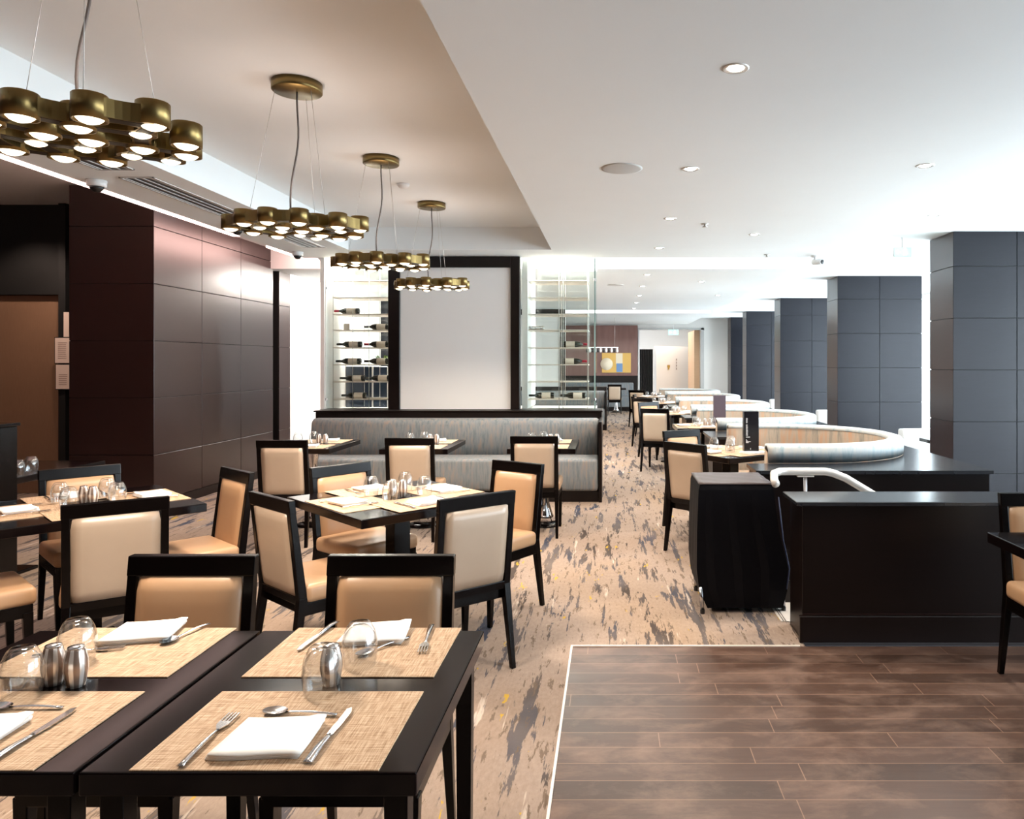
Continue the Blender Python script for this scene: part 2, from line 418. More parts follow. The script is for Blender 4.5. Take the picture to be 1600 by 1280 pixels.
lw.box(-5.46, 7.40, 0, -4.597, 10.02, .1, 'dark_wood')
struct(lw.obj('wall_left_panelling'))
lw = MB(); lw.box(-5.4, 10.02, 0, -4.9, 10.2, 3.3, 'groove'); lw.box(-5.4, 10.2, 0, -4.615, 10.55, 3.3, 'groove')
panels(lw, 'x', -4.615, 10.2, 10.56, 0.1, 3.3, .36, G, 'panel')
struct(lw.obj('wall_left_panelling'))
# dark entrance recess with bronze door
al = MB()
al.box(-6.28, 8.44, 0, -5.46, 8.6, 3.32, 'groove')
al.box(-7.6, 8.44, 2.29, -6.28, 8.6, 3.32, 'groove'); al.box(-8.5, 8.44, 0, -7.55, 8.6, 3.32, 'groove')
struct(al.obj('wall_entrance'))
dr = struct(MB().box(-7.55, 8.50, 0, -6.28, 8.56, 2.29, 'brown_door', .004, 1).obj('door_1'))
MB().box(-6.36, 8.47, .95, -6.34, 8.50, 1.2, 'steel', .004, 1).obj('door_handle', dr)
# left jamb next to the notices
sbox('trim_3', -6.28, 8.36, 0, -6.2, 8.44, 3.32, 'groove')
# second bay of dark panelling on the left wall
lw = MB(); lw.box(-4.61, 14.7, 0, -4.3, 17.3, 2.76, 'groove')
panels(lw, 'x', -4.3, 14.7, 17.3, .1, 2.76, .87, G, 'column_panel')
panels(lw, 'y', 14.7, -4.61, -4.3, .1, 2.76, .3, G, 'column_panel', out=-1)
struct(lw.obj('wall_left_panelling'))
# far end wall with opening
fw = MB()
fw.box(-4.7, 24.1, 0, -1.9, 24.3, 3.1, 'wall_white'); fw.box(-1.9, 24.1, 0, .9, 24.3, 3.1, 'wall_white')
fw.box(.9, 24.1, 2.62, 2.98, 24.3, 3.1, 'wall_white'); fw.box(2.98, 24.1, -.36, 6.7, 24.3, 3.1, 'wall_white')
struct(fw.obj('wall_far'))
sbox('trim_4', .88, 24.05, 0, .93, 24.35, 2.62, 'white_plastic')
fr = MB(); fr.box(2.93, 24.05, 0, 3.03, 24.35, 2.66, 'grey_speaker'); fr.box(.88, 24.05, 2.6, 3.03, 24.35, 2.66, 'grey_speaker')
struct(fr.obj('trim_5'))
bp = MB(); bp.box(-1.9, 24.02, 0, .86, 24.1, 2.74, 'groove'); 
M['far_panel'] = grainy('reddish_brown_veneer', (.17, .075, .06, 1), (.27, .15, .13, 1), (9, 9, 1.2), .3, .5)
bp.box(-1.9, 24.0, 1.1, .86, 24.02, 2.74, 'far_panel'); bp.box(-1.9, 23.99, .0, .86, 24.02, 1.1, 'dark_wood')
struct(bp.obj('wall_far_panelling'))
# room beyond the opening
rb = MB(); rb.box(-.2, 29.4, 0, 6.7, 29.5, 3.2, 'wall_white'); rb.box(-.3, 24.3, 0, -.2, 29.5, 3.2, 'wall_white'); rb.box(6.6, 24.3, 0, 6.7, 29.5, 3.2, 'wall_white')
struct(rb.obj('wall_beyond'))
sbox('ceiling', -.3, 24.3, 3.0, 6.7, 29.5, 3.1, 'paint')
dw = MB(); dw.prism([(1.52, 26.2), (1.60, 26.1), (3.4, 27.6), (3.35, 27.7)], 0, 2.12, 'wall_white')
struct(dw.obj('wall_beyond'))
sbox('trim_6', 2.75, 24.35, 0, 3.1, 26.3, 2.6, 'warm_wood')
cu = MB(); pts = []
for k in range(41): pts.append((.95+k*.013, 25.9+.03*math.sin(k*1.3)))
cu.prism(pts+[(p[0], p[1]+.03) for p in reversed(pts)], .02, 2.0, 'curtain')
cuo = cu.obj('curtain'); tag(cuo, 'black pleated curtain hanging inside the far doorway', 'curtain')
area('far_room_light', (2.2, 26.0, 2.95), (0, 0, 0), 2.5, 2.5, 38, (1, .97, .93))
em = MB(); em.box(-.06, 0, .07, .06, .012, .16, 'gold'); em.box(-.035, 0, 0, .03, .012, .07, 'gold')
emo = em.obj('wall_emblem', loc=(2.07, 26.45, 1.28), rz=.69); tag(emo, 'small gold emblem on the white wall beyond the far doorway', 'emblem')
ch = MB()
for k in range(4):
    z = 1.28+k*.11
    for q in range(4):
        ch.box(-.03+random.random()*.02, 0, z+q*.017, .02+random.random()*.015, .008, z+q*.017+.007, 'paper_ink')
    ch.box(-.004, 0, z-.01, .004, .008, z+.07, 'paper_ink')
tag(ch.obj('wall_lettering', loc=(2.37, 26.70, 0), rz=.69), 'vertical column of four dark characters beside the gold emblem', 'lettering')
# ------------------------------------------------------------------ columns
def column(y0, label):
    mb = MB(); x0, x1 = 3.80, 5.22; y1 = y0+.6
    mb.box(x0+.012, y0+.012, -.3, x1-.012, y1-.012, ZW, 'groove')
    panels(mb, 'y', y0+.012, x0, x1, -.3, ZW, .71, G, 'column_panel', zbase=-.3, out=-1)
    panels(mb, 'x', x0+.012, y0, y1, -.3, ZW, .6, G, 'panel', zbase=-.3, out=-1)
    panels(mb, 'x', x1-.012, y0, y1, -.3, ZW, .6, G, 'column_panel', zbase=-.3, out=1)
    panels(mb, 'y', y1-.012, x0, x1, -.3, ZW, .71, G, 'column_panel', zbase=-.3, out=1)
    tag(mb.obj('panelled_column'), label, 'column', 'dark panelled columns along the window side')
for y, l in ((8.18, 'dark panelled column nearest the camera at the right edge'),
             (12.36, 'second dark panelled column from the camera, showing two full panel widths'),
             (16.54, 'third dark panelled column, middle one of the five'),
             (20.7, 'fourth dark panelled column, narrow and second from the far end'),
             (23.4, 'fifth and farthest dark panelled column next to the white wall')):
    column(y, l)

# ------------------------------------------------------------------ ceiling fittings
def downlight_():
    r = bpy.data.objects.new('downlight', None); C.objects.link(r)
    MB().lathe([(.038, .0), (.052, -.006), (.058, -.003), (.058, .001), (.038, .002)], 24, 'white_metal').obj('trim_ring', r)
    MB().lathe([(0, -.004), (.032, -.004), (.037, .001), (0, .001)], 20, 'lamp').obj('lamp', r)
    return r
DL = [(.54, 3.19, ZC, 'largest recessed downlight, nearest over the wood floor'),
      (.52, 4.84, ZC, 'second downlight back from the largest one, beside the round speaker'),
      (.52, 6.50, ZC, 'third downlight in the row above the aisle'),
      (.53, 8.15, ZC, 'fourth downlight in the row, just before the bright ceiling slot'),
      (2.03, 4.76, ZC, 'downlight near the right edge of the lower ceiling, right of the others'),
      (1.42, 7.30, ZC, 'downlight between the aisle row and the security camera'),
      (3.20, 7.30, ZW, 'faint downlight in the raised ceiling before the nearest column'),
      (.52, 10.6, ZC, 'first downlight in the far ceiling beyond the bright slot'),
      (.52, 12.2, ZC, 'second downlight beyond the bright slot over the aisle'),
      (.53, 13.9, ZC, 'third downlight beyond the bright slot over the aisle'),
      (.53, 15.5, ZC, 'fourth downlight beyond the bright slot over the aisle'),
      (.53, 17.1, ZC, 'fifth downlight beyond the bright slot over the aisle'),
      (1.41, 11.5, ZC, 'downlight right of the aisle row beyond the bright slot'),
      (2.0, 13.8, ZC, 'farthest right downlight in the far ceiling')]
for x, y, z, l in DL:
    place('downlight', downlight_, (x, y, z), 0, l, 'downlight', 'recessed ceiling downlights')
    spot('downlight_or_fill', (x, y, z-.02), 62 if y < 9 else 45, WARM, 120, .05)
for x in (-6.6, -5.7): spot('entrance_lamp', (x, 7.7, 3.25), 30, (1, .74, .60), 100, .06, rot=(.25, 0, 0))
for x in (.5, 2.0): spot('downlight_or_fill', (x, .4, ZC-.02), 35, WARM, 120, .05)  # added fill spots out of view, no fittings; they brighten the near tables
def speaker_():
    mb = MB().lathe([(.0, -.006), (.12, -.006), (.135, -.003), (.135, .001), (0, .001)], 32, 'grey_speaker'); o = mb.obj('ceiling_speaker'); return o
place('spk', speaker_, (.07, 4.83, ZC), 0, 'round grey speaker flush in the near ceiling', 'speaker', 'round ceiling speakers')
place('spk', speaker_, (.07, 12.0, ZC), 0, 'round grey speaker in the far ceiling beyond the slot', 'speaker', 'round ceiling speakers')
def sprinkler_():
    return MB().lathe([(0, -.03), (.028, -.028), (.012, -.02), (.012, -.008), (.035, -.004), (.035, 0.001), (0, .001)], 16, 'wire').obj('sprinkler_head')
place('sprk', sprinkler_, (.86, 6.75, ZC), 0, 'small sprinkler head right of the third downlight', 'sprinkler', 'ceiling sprinkler heads')
place('sprk', sprinkler_, (1.83, 9.0-.35, ZC), 0, 'small sprinkler head near the security camera', 'sprinkler', 'ceiling sprinkler heads')
tag(MB().lathe([(0, -.035), (.035, -.032), (.05, -.015), (.055, 0.001), (0, .001)], 20, 'white_plastic').obj('smoke_detector', loc=(-1.78, 6.3, ZR)), 'small round smoke detector in the recessed ceiling', 'smoke detector')
def vent(x0, x1, y0, y1, l):
    r = thing('air_vent', l, 'air vent', ((x0+x1)/2, (y0+y1)/2, ZC), 0, 'linear air vents along the left soffit')
    a = (x1-x0)/2; b = (y1-y0)/2
    MB().box(-a, -b, -.002, a, b, .002, 'grille').obj('backing', r)
    f = MB()
    for q in ((-a, -b, -a+.012, b), (a-.012, -b, a, b), (-a, -b, a, -b+.012), (-a, b-.012, a, b)): f.box(q[0], q[1], -.008, q[2], q[3], -.001, 'white_metal')
    f.obj('frame', r)
    s_ = MB()
    for k in range(4):
        x = -a+.03+(2*a-.06)*k/3; s_.box(x-.006, -b+.012, -.006, x+.006, b-.012, -.002, 'grey_speaker')
    s_.obj('slats', r)['kind'] = 'stuff'
vent(-3.38, -3.14, 3.6, 4.85, 'dark linear air vent above the nearest chandelier')
vent(-3.38, -3.14, 5.05, 6.35, 'dark linear air vent in the soffit above the wood panelling')
vent(-3.38, -3.14, 6.75, 8.1, 'farthest linear air vent along the left soffit')
sbox('trim_7', -3.80, -3.0, 2.775, -3.735, 7.40, 2.80, 'led')
sbox('trim_8', -3.80, 8.1, 2.775, -3.735, 8.9, 2.80, 'led')
area('cove_light', (-4.05, 2.0, 2.95), (0, PI, 0), .25, 9.5, 40, (1, .58, .48))
area('cove_light', (-4.0, 9.3, 2.95), (0, PI*.24, 0), .3, 4.4, 20, (1, .62, .55))
def dome_(): 
    r = bpy.data.objects.new('dome_camera', None); C.objects.link(r)
    MB().lathe([(.05, -.045), (.06, -.04), (.062, .001), (0, .001)], 20, 'white_plastic').obj('housing', r)
    MB().lathe([(0, -.085), (.022, -.08), (.04, -.06), (.047, -.044), (0, -.044)], 20, 'black_plastic').obj('dome', r)
    return r
for x, y, l in ((-3.60, 5.15, 'nearest dome camera on the soffit above the dark entrance'), (-3.48, 6.85, 'dome camera on the soffit behind the second chandelier'), (-3.60, 8.45, 'farthest dome camera at the soffit end by the white wall')):
    place('dome', dome_, (x, y, ZC), 0, l, 'security camera', 'dome cameras on the left soffit')
r = thing('bullet_camera', 'white bullet security camera hanging under the ceiling edge', 'security camera', (2.42, 8.75, ZC), 0)
MB().lathe([(.04, -.02), (.045, .001), (0, .001)], 20, 'white_plastic').obj('mount', r)
MB().tube([(0, 0, -.015), (.0, -.02, -.05)], .012, 'white_plastic').obj('arm', r)
b = MB().lathe([(0, -.02), (.034, -.02), (.034, .13), (.028, .13)], 20, 'white_plastic', Matrix.Translation((0, 0, -.075)) @ Matrix.Rotation(.45, 4, 'Z') @ Matrix.Rotation(PI/2+.1, 4, 'X')).obj('body', r)
MB().lathe([(0, .131), (.026, .131), (.026, .125), (0, .125)], 20, 'black_plastic', Matrix.Translation((0, 0, -.075)) @ Matrix.Rotation(.45, 4, 'Z') @ Matrix.Rotation(PI/2+.1, 4, 'X')).obj('lens', r)
def exit_sign(x, y, z, l, s=1):
    r = thing('exit_sign', l, 'exit sign', (x, y, z))
    MB().box(-.17*s, -.02, -.09*s, .17*s, .02, .09*s, 'white_plastic', .004, 1).obj('housing', r)
    MB().box(-.16*s, -.024, -.08*s, .16*s, -.019, .08*s, 'exit_green').obj('face', r)
    f = MB(); f.lathe([(0, 0), (.018*s, 0), (.018*s, .004), (0, .004)], 12, 'exit_white', Matrix.Translation((.05*s, -.028, .05*s)) @ Matrix.Rotation(-PI/2, 4, 'X'))
    for a, b_ in (((.04, .03), (.03, -.02)), ((.03, -.02), (.07, -.03)), ((.07, -.03), (.07, -.06)), ((.03, -.02), (.01, -.06)), ((.04, .02), (.08, .0)), ((.04, .02), (.0, .01)), ((-.13, 0), (-.05, 0)), ((-.13, 0), (-.10, .03)), ((-.13, 0), (-.10, -.03))):
        f.tube([(a[0]*s, -.027, a[1]*s), (b_[0]*s, -.027, b_[1]*s)], .008*s, 'exit_white', 5)
    f.obj('pictogram', r)
    MB().tube([(0, 0, .09*s), (0, 0, .3)], .008, 'white_plastic', 6).obj('stem', r)
exit_sign(2.0, 23.7, 2.5, 'green running man exit sign above the far doorway')
exit_sign(3.4, 8.6, 2.80, 'faint green exit sign hanging before the nearest column', .6)

# ------------------------------------------------------------------ chandeliers
CANS = [(-.40, .10), (-.33, -.12), (-.26, .20), (-.23, .02), (-.20, -.24), (-.10, .27), (-.09, .10), (-.10, -.10), (-.02, -.30), (.04, .20), (.03, -.02), (.10, -.18), (.16, .28), (.17, .08), (.22, -.28), (.27, -.08), (.30, .17), (.385, .03), (.38, -.17)]
CANS = [(x*.80, y*.86) for x, y in CANS]
LINKS = [(0, 1), (0, 2), (2, 3), (1, 3), (1, 4), (3, 6), (2, 5), (5, 9), (6, 10), (4, 7), (7, 10), (4, 8), (8, 11), (9, 12), (9, 13), (10, 13), (11, 14), (11, 15), (13, 15), (12, 16), (16, 17), (15, 18), (14, 18), (13, 16)]
def chandelier_(drop=.775):
    r = bpy.data.objects.new('chandelier', None); C.objects.link(r)
    MB().lathe([(0, 0.0), (.127, 0), (.131, .004), (.131, .05), (0, .05)], 36, 'brass').obj('canopy', r, loc=(0, 0, -.05))
    zb = -drop
    body = MB()
    for a, b_ in LINKS:
        p, q = Vector(CANS[a]), Vector(CANS[b_]); d = (q-p); L = d.length; u = d/L; v = Vector((-u.y, u.x))
        n = 9; left = []; right = []
        for k in range(n):
            s_ = k/(n-1); wdt = .046-.020*math.sin(PI*s_)
            c_ = p+d*s_; left.append(c_+v*wdt); right.append(c_-v*wdt)
        poly = [(x.x, x.y) for x in left]+[(x.x, x.y) for x in reversed(right)]
        body.prism(poly, zb-.030, zb+.026, 'brass')
        poly2 = [(p.x+u.x*0+v.x*.02, p.y+v.y*.02), (q.x+v.x*.02, q.y+v.y*.02), (q.x-v.x*.02, q.y-v.y*.02), (p.x-v.x*.02, p.y-v.y*.02)]
        body.prism(poly2, zb-.031, zb-.027, 'brass_dark')
    body.obj('body', r)
    for k, (x, y) in enumerate(CANS):
        if k == 0:
            can = MB().lathe([(0, .036), (.045, .036), (.048, .033), (.048, -.040), (.042, -.040), (.042, -.034), (0, -.034)], 24, 'brass').obj('lamp_can', r, loc=(x, y, zb))
            len_ = MB().lathe([(0, -.052), (.014, -.050), (.028, -.044), (.037, -.035), (0, -.035)], 16, 'lens').obj('lens', can)
        else:
            c2 = can.copy(); C.objects.link(c2); c2.parent = r; c2.location = (x, y, zb+(.010 if k % 3 == 0 else 0))
            l2 = len_.copy(); C.objects.link(l2); l2.parent = c2
    pts = [(0.02*math.sin(t_*5.0)*math.sin(PI*t_)-.03*t_, .015*math.sin(t_*7)*t_, -.05-(drop-.08)*t_) for t_ in [i/14 for i in range(15)]]
    MB().tube(pts, .005, 'cord', 8).obj('cord', r)
    for x, y in ((-.24, .02), (.12, .20), (.12, -.19)):
        q = Vector((x, y)).normalized()*.11
        MB().tube([(q.x, q.y, -.05), (x, y, zb+.02)], .0012, 'wire', 5).obj('suspension_wire', r)
    return r
for k, (y, l) in enumerate(((2.42, 'largest brass cluster chandelier, cut by the left edge of the picture'), (4.03, 'second brass cluster chandelier hanging before the wood panelling'),
             (5.50, 'third brass cluster chandelier, near the top left of the white screen'), (7.05, 'smallest and farthest brass cluster chandelier in front of the white screen'))):
    place('chand', chandelier_, (-1.72, y, ZR), (0, .5, .25, .1)[k], l, 'chandelier', 'brass cluster chandeliers in a row')
    spot('chandelier_beam', (-1.72, y, ZR-.86), 90, WARM, 150, .18)
    spot('chandelier_uplight', (-1.72, y, ZR-.66), 4, (1, .8, .68), 130, .15, rot=(PI, 0, 0))

# ------------------------------------------------------------------ dining chair
def chair_():
    r = bpy.data.objects.new('dining_chair', None); C.objects.link(r)
    hw = .205
    for sx in (-1, 1):
        MB().bar((sx*.195, -.265, 0), (sx*(hw-.017), -.205, .42), .024, .036, 'frame_wood', .026, .042, .003).obj('leg', r)
    for sx in (-1, 1):
        MB().bar((sx*.19, .20, 0), (sx*.19, .19, .36), .024, .040, 'frame_wood', .024, .040, .003).obj('leg', r)
    mb = MB()
    for sx in (-1, 1): mb.bar((sx*(hw-.017), -.205, .40), (sx*(hw-.017), -.262, .872), .034, .032, 'frame_wood', .042, .030, .003)
    mb.bar((0, -.2545, .812), (0, -.2625, .876), .412, .412, 'frame_wood', .034, .032, .004)
    mb.bar((0, -.205, .385), (0, -.209, .425), .40, .40, 'frame_wood', .036, .036, .003)
    mb.obj('back_frame', r)
    ap = MB().box(-.205, -.20, .335, .205, .21, .395, 'frame_wood', .004, 2); ap.obj('seat_frame', r)
    mb = MB(); tb = MB().box(-.215, -.195, .39, .215, .225, .475, 'leather', .026, 4)
    for v in tb.b.verts:
        if v.co.z > .44: v.co.z += .012*(1-(v.co.x/.215)**2)*(1-((v.co.y-.015)/.21)**2)
    tb.obj('seat', r)
    def pad(y0, y1, m, bul):
        n = 9; tb = bmesh.new(); g = []
        for j in range(n):
            row = []
            for i in range(n):
                u = i/(n-1)*2-1; v = j/(n-1)*2-1
                cu_ = math.copysign(min(abs(u), 1), u); x = u*.170; z = .618+v*.197
                e = (1-abs(u)**6)*(1-abs(v)**6)
                ln = -.205-(z-.40)*.1208
                if abs(u) == 1 and abs(v) == 1: x *= .965; z = .618+v*.190
                row.append(tb.verts.new((x, ln+y0+(bul*(.55*(e > 0)+.45*e) if e > 0 else 0), z)))
            g.append(row)
        for j in range(n-1):
            for i in range(n-1): tb.faces.new((g[j][i], g[j][i+1], g[j+1][i+1], g[j+1][i]))
        back = [tb.verts.new((v.co.x, v.co.y-y1, v.co.z)) for v in []]
        rim = g[0]+[row[-1] for row in g[1:]]+list(reversed(g[-1]))[1:]+[row[0] for row in reversed(g[1:-1])]
        lo = [tb.verts.new((v.co.x, -.205-(v.co.z-.40)*.1208, v.co.z)) for v in rim]
        for k in range(len(rim)): tb.faces.new((rim[k], rim[(k+1) % len(rim)], lo[(k+1) % len(rim)], lo[k]))
        tb.faces.new(lo)
        bmesh.ops.recalc_face_normals(tb, faces=tb.faces[:])
        q = MB(); q.merge(tb, m, True); return q
    pad(.014, 0, 'leather', .016).obj('backrest', r)
    pad(-.014, 0, 'leather_back', -.010).obj('back_panel', r)['label'] = 'beige leather rear face'
    return r
def chair(tx, ty, fx, fy, label, group, z=0):
    """tx, ty: middle of the top rail; fx, fy: direction the sitter faces"""
    a = math.atan2(fy, fx)-PI/2; L = math.hypot(fx, fy); k = .262
    return place('chair', chair_, (tx+fx/L*k, ty+fy/L*k, z), a, label, 'chair', group)
GC = 'tan leather dining chairs with dark frames'
chair(-.715, 2.40, 0, -1, 'dining chair facing us across the nearest table, right one of the front pair', GC)
chair(-1.36, 2.40, 0, -1, 'dining chair facing us across the nearest table, left one of the front pair', GC)
chair(-1.605, 3.47, .65, .76, 'dining chair at the middle square table, left near side, turned towards the table', GC)
chair(-.635, 3.50, -.65, .76, 'dining chair at the middle square table whose pale back glares white towards us', GC)
chair(-.592, 4.67, -.55, -.83, 'dining chair at the middle square table, right far side by the carpet aisle', GC)
chair(-1.675, 4.555, .8, -.6, 'dining chair at the middle square table, left far side in front of the banquette', GC)
chair(-2.68, 5.99, -.02, 1, 'dining chair seen from behind at the left table by the grey banquette', GC)
chair(-1.69, 6.17, -.03, 1, 'dining chair seen from behind at the centre table by the grey banquette', GC)
chair(-.66, 6.31, 0, 1, 'dining chair seen from behind at the right table by the grey banquette', GC)
chair(-2.25, 3.35, -.57, .82, 'dining chair seen from behind at the left square table, its beige back towards us', GC)
chair(-3.21, 4.45, .73, -.68, 'dining chair on the far side of the left square table, before the dark wall', GC)
chair(-2.20, 4.33, -.66, -.75, 'dining chair on the right side of the left square table, seen in profile', GC)
chair(-3.12, 3.16, .65, .76, 'dining chair at the far left edge with only its tan seat in view', GC)
chair(.575, 5.76, .70, .71, 'dining chair in the aisle just behind the black covered stand', GC)
chair(.655, 6.88, .5, -.86, 'dining chair with a glinting top rail on the far side of the first booth table', GC)
chair(.60, 10.15, .30, .95, 'orange lit dining chair by the aisle at the third booth table', GC)
chair(.60, 11.90, .57, -.82, 'dining chair with pale green glint behind the orange lit one', GC)
chair(.55, 13.2, .5, .86, 'dining chair at the fourth booth table, only its top in view', GC)
chair(.47, 14.9, 1, -.15, 'dining chair in profile with a pale back at the fourth booth table', GC)
chair(.60, 17.3, .4, .9, 'small distant dining chair at the fifth booth table', GC)
chair(.10, 21.8, 0, 1, 'farthest dining chair seen from behind, facing the far banquette', GC)
chair(2.08, 3.56, 0, -1, 'dining chair at the right edge of the picture in front of the dark half wall', GC)

# ------------------------------------------------------------------ tables
def top_(mb, hx, hy, r=.004): return mb.box(-hx, -hy, .705, hx, hy, .75, 'table_top', r, 2)
def table_legs_(hx, hy):
    def f():
        r = bpy.data.objects.new('dining_table', None); C.objects.link(r)
        top_(MB(), hx, hy).obj('tabletop', r)
        for a in (-1, 1):
            for b_ in (-1, 1):
                MB().bar((a*(hx-.045), b_*(hy-.045), 0), (a*(hx-.045), b_*(hy-.045), .706), .034, .045, 'frame_wood', r=.003).obj('leg', r)
        return r
    return f
def table_ped_(hx, hy, style):
    def f():
        r = bpy.data.objects.new('dining_table', None); C.objects.link(r)
        top_(MB(), hx, hy).obj('tabletop', r)
        if style == 'square':
            MB().box(-.05, -.05, .02, .05, .05, .706, 'frame_wood', .004, 2).obj('pedestal', r)
            MB().box(-.15, -.15, 0, .15, .15, .025, 'frame_wood', .006, 2).obj('base', r)
        else:
            MB().lathe([(.0, .012), (.11, .03), (.07, .10), (.04, .2), (.032, .3), (.03, .5), (.05, .69), (.12, .706), (0, .706)], 32, 'chrome').obj('pedestal', r)
            MB().lathe([(0, 0), (.155, 0), (.155, .012), (.11, .03), (0, .03)], 32, 'frame_wood').obj('base', r)
        return r
    return f
T1 = (-.667, 1.708); T0 = (-1.295, 1.708)
place('t_front', table_legs_(.310, .360), (T1[0], T1[1], 0), 0, 'black table at the front with its right corner in view, nearest of all', 'table', 'black dining tables')
place('t_front', None, (T0[0], T0[1], 0), 0, 'black front table cut by the left edge, pushed beside the other front table', 'table', 'black dining tables')
T2 = (-1.20, 4.14); A2 = PI/4+.01
T3 = (-2.79, 3.93); A3 = PI/4+.03
place('t_square', table_ped_(.44, .44, 'square'), (T2[0], T2[1], 0), A2, 'black square table set at an angle in the middle, laid for four', 'table', 'black dining tables')
place('t_square', None, (T3[0], T3[1], 0), A3, 'black square table set at an angle by the left edge, laid for four', 'table', 'black dining tables')
TB = [(-2.77, 6.85, 'left'), (-1.73, 6.83, 'centre'), (-.615, 6.85, 'right')]
for x, y, n_ in TB:
    place('t_banq', table_ped_(.30, .40, 'round'), (x, y, 0), 0, 'black two seat table before the grey banquette, %s one of three' % n_, 'table', 'black dining tables')
BOOTHS = [6.42, 9.02, 11.62, 14.22, 16.82]
BT = [(1.02, 6.30, .61), (1.12, 8.80, .0), (.96, 11.15, .61), (.95, 14.0, .61), (.95, 16.6, .61)]
ordn = ['first', 'second', 'third', 'fourth', 'fifth']
for k, (x, y, a) in enumerate(BT):
    place('t_booth', table_ped_(.36, .36, 'square'), (x, y, 0), a, 'black table inside the %s curved booth counted from the camera' % ordn[k], 'table', 'black dining tables')
place('t_side', table_ped_(.45, .55, 'square'), (2.12, 2.72, 0), 0, 'black table at the right edge before the dark half wall', 'table', 'black dining tables')
# ------------------------------------------------------------------ tableware
def mat_(): return MB().box(-.23, -.163, 0, .23, .163, .003, 'mat', .001, 1).obj('placemat')
def napkin_():
    mb = MB()
    for k in range(3):
        n = 10; tb = bmesh.new(); g = []
        o = (.004*k, -.003*k)
        for j in range(n):
            row = []
            for i in range(n):
                u = i/(n-1)*2-1; v = j/(n-1)*2-1
                x = u*.083*(1-.04*v)+o[0]; y = v*.072+.004*math.sin(u*2.5)+o[1]
                z = .004+.0055*k+.0025*math.sin(u*2.1+k)*math.cos(v*1.7)+(.004 if (u > .6 and v > .6 and k == 2) else 0)
                row.append((x, y, z))
            g.append(row)
        V = [[tb.verts.new(p) for p in row] for row in g]; L = [[tb.verts.new((p[0], p[1], p[2]-.0045 if k else 0)) for p in row] for row in g]
        for j in range(n-1):
            for i in range(n-1):
                tb.faces.new((V[j][i], V[j][i+1], V[j+1][i+1], V[j+1][i])); tb.faces.new((L[j][i], L[j+1][i], L[j+1][i+1], L[j][i+1]))
        for A, B in ((V[0], L[0]), (V[-1], L[-1]), ([r_[0] for r_ in V], [r_[0] for r_ in L]), ([r_[-1] for r_ in V], [r_[-1] for r_ in L])):
            for i in range(n-1): tb.faces.new((A[i], A[i+1], B[i+1], B[i]))
        bmesh.ops.recalc_face_normals(tb, faces=tb.faces[:])
        mb.merge(tb, 'linen', True)
    return mb.obj('napkin')
def tumbler_():
    pr = [(.037, 0), (.0405, .02), (.043, .045), (.042, .065), (.037, .085), (.029, .102), (.024, .108), (0, .108), (0, .099), (.020, .099), (.0265, .092), (.035, .08), (.0395, .063), (.0405, .045), (.038, .02), (.0348, 0)]
    mb = MB().lathe(pr, 28, 'glass', close=False); return mb.obj('glass_tumbler')
def shaker_():
    r = bpy.data.objects.new('shaker', None); C.objects.link(r)
    MB().lathe([(0, 0), (.018, 0), (.0205, .01), (.0255, .04), (.0245, .062), (.019, .084), (.0175, .088), (0, .088)], 24, 'striped').obj('body', r)
    MB().lathe([(.0175, .088), (.0165, .092), (.006, .0945), (0, .0945)], 20, 'steel').obj('cap', r)
    return r
def handle(mb, y0, y1, w0, w1, z=.004):
    n = 10; tb = bmesh.new(); R_ = []
    for k in range(n):
        s_ = k/(n-1); y = y0+(y1-y0)*s_; w_ = (w0+(w1-w0)*s_)/2; zz = z+.003*math.sin(PI*s_)
        R_.append([tb.verts.new(p) for p in ((-w_, y, zz), (0, y, zz+.0022), (w_, y, zz), (0, y, zz-.002))])
    for A, B in zip(R_, R_[1:]):
        for q in range(4): tb.faces.new((A[q], A[(q+1) % 4], B[(q+1) % 4], B[q]))
    tb.faces.new(R_[0]); tb.faces.new(R_[-1]); bmesh.ops.recalc_face_normals(tb, faces=tb.faces[:])
    mb.merge(tb, 'steel', True)
def fork_():
    mb = MB(); handle(mb, -.105, .035, .016, .007)
    mb.prism([(-.0035, .03), (.0035, .03), (.0125, .05), (.0125, .062), (-.0125, .062), (-.0125, .05)], .004, .0062, 'steel')
    for k in range(4):
        x = -.0105+.007*k; mb.box(x-.0016, .058, .004, x+.0016, .10, .0062, 'steel')
    return mb.obj('fork')
def spoon_():
    mb = MB(); handle(mb, -.085, .03, .013, .006)
    tb = bmesh.new(); rings = []
    for k in range(5):
        f = (1-k/4.0); rings.append([tb.verts.new((math.cos(a)*.0185*f, .052+math.sin(a)*.027*f, .0075-.0065*(1-f*f))) for a in [2*PI*i/20 for i in range(20)]] if f > 0 else [tb.verts.new((0, .052, .001))])
    for A, B in zip(rings, rings[1:]):
        for i in range(20):
            q = []
            for v in (A[i], A[(i+1) % 20], B[(i+1) % len(B)], B[i % len(B)]):
                if v not in q: q.append(v)
            tb.faces.new(q)
    mb.merge(tb, 'steel', True); return mb.obj('spoon')
def knife_():
    r = bpy.data.objects.new('table_knife', None); C.objects.link(r)
    mb = MB(); handle(mb, -.11, -.005, .019, .013, .004); mb.obj('handle', r)
    MB().prism([(-.006, -.008), (.006, -.008), (.009, .03), (.009, .085), (.002, .108), (-.006, .10), (-.006, .03)], .003, .0055, 'steel').obj('blade', r)
    return r
ZT = .75; ZM = .7535
W_ = lambda kind: {'mat': (mat_, 'placemat', 'woven beige placemats'), 'nap': (napkin_, 'napkin', 'folded white napkins'), 'gl': (tumbler_, 'glass', 'upturned glass tumblers'),
    'sh': (shaker_, 'shaker', 'striped metal shakers'), 'fork': (fork_, 'fork', 'steel forks'), 'spoon': (spoon_, 'spoon', 'steel spoons'), 'knife': (knife_, 'knife', 'steel knives')}[kind]
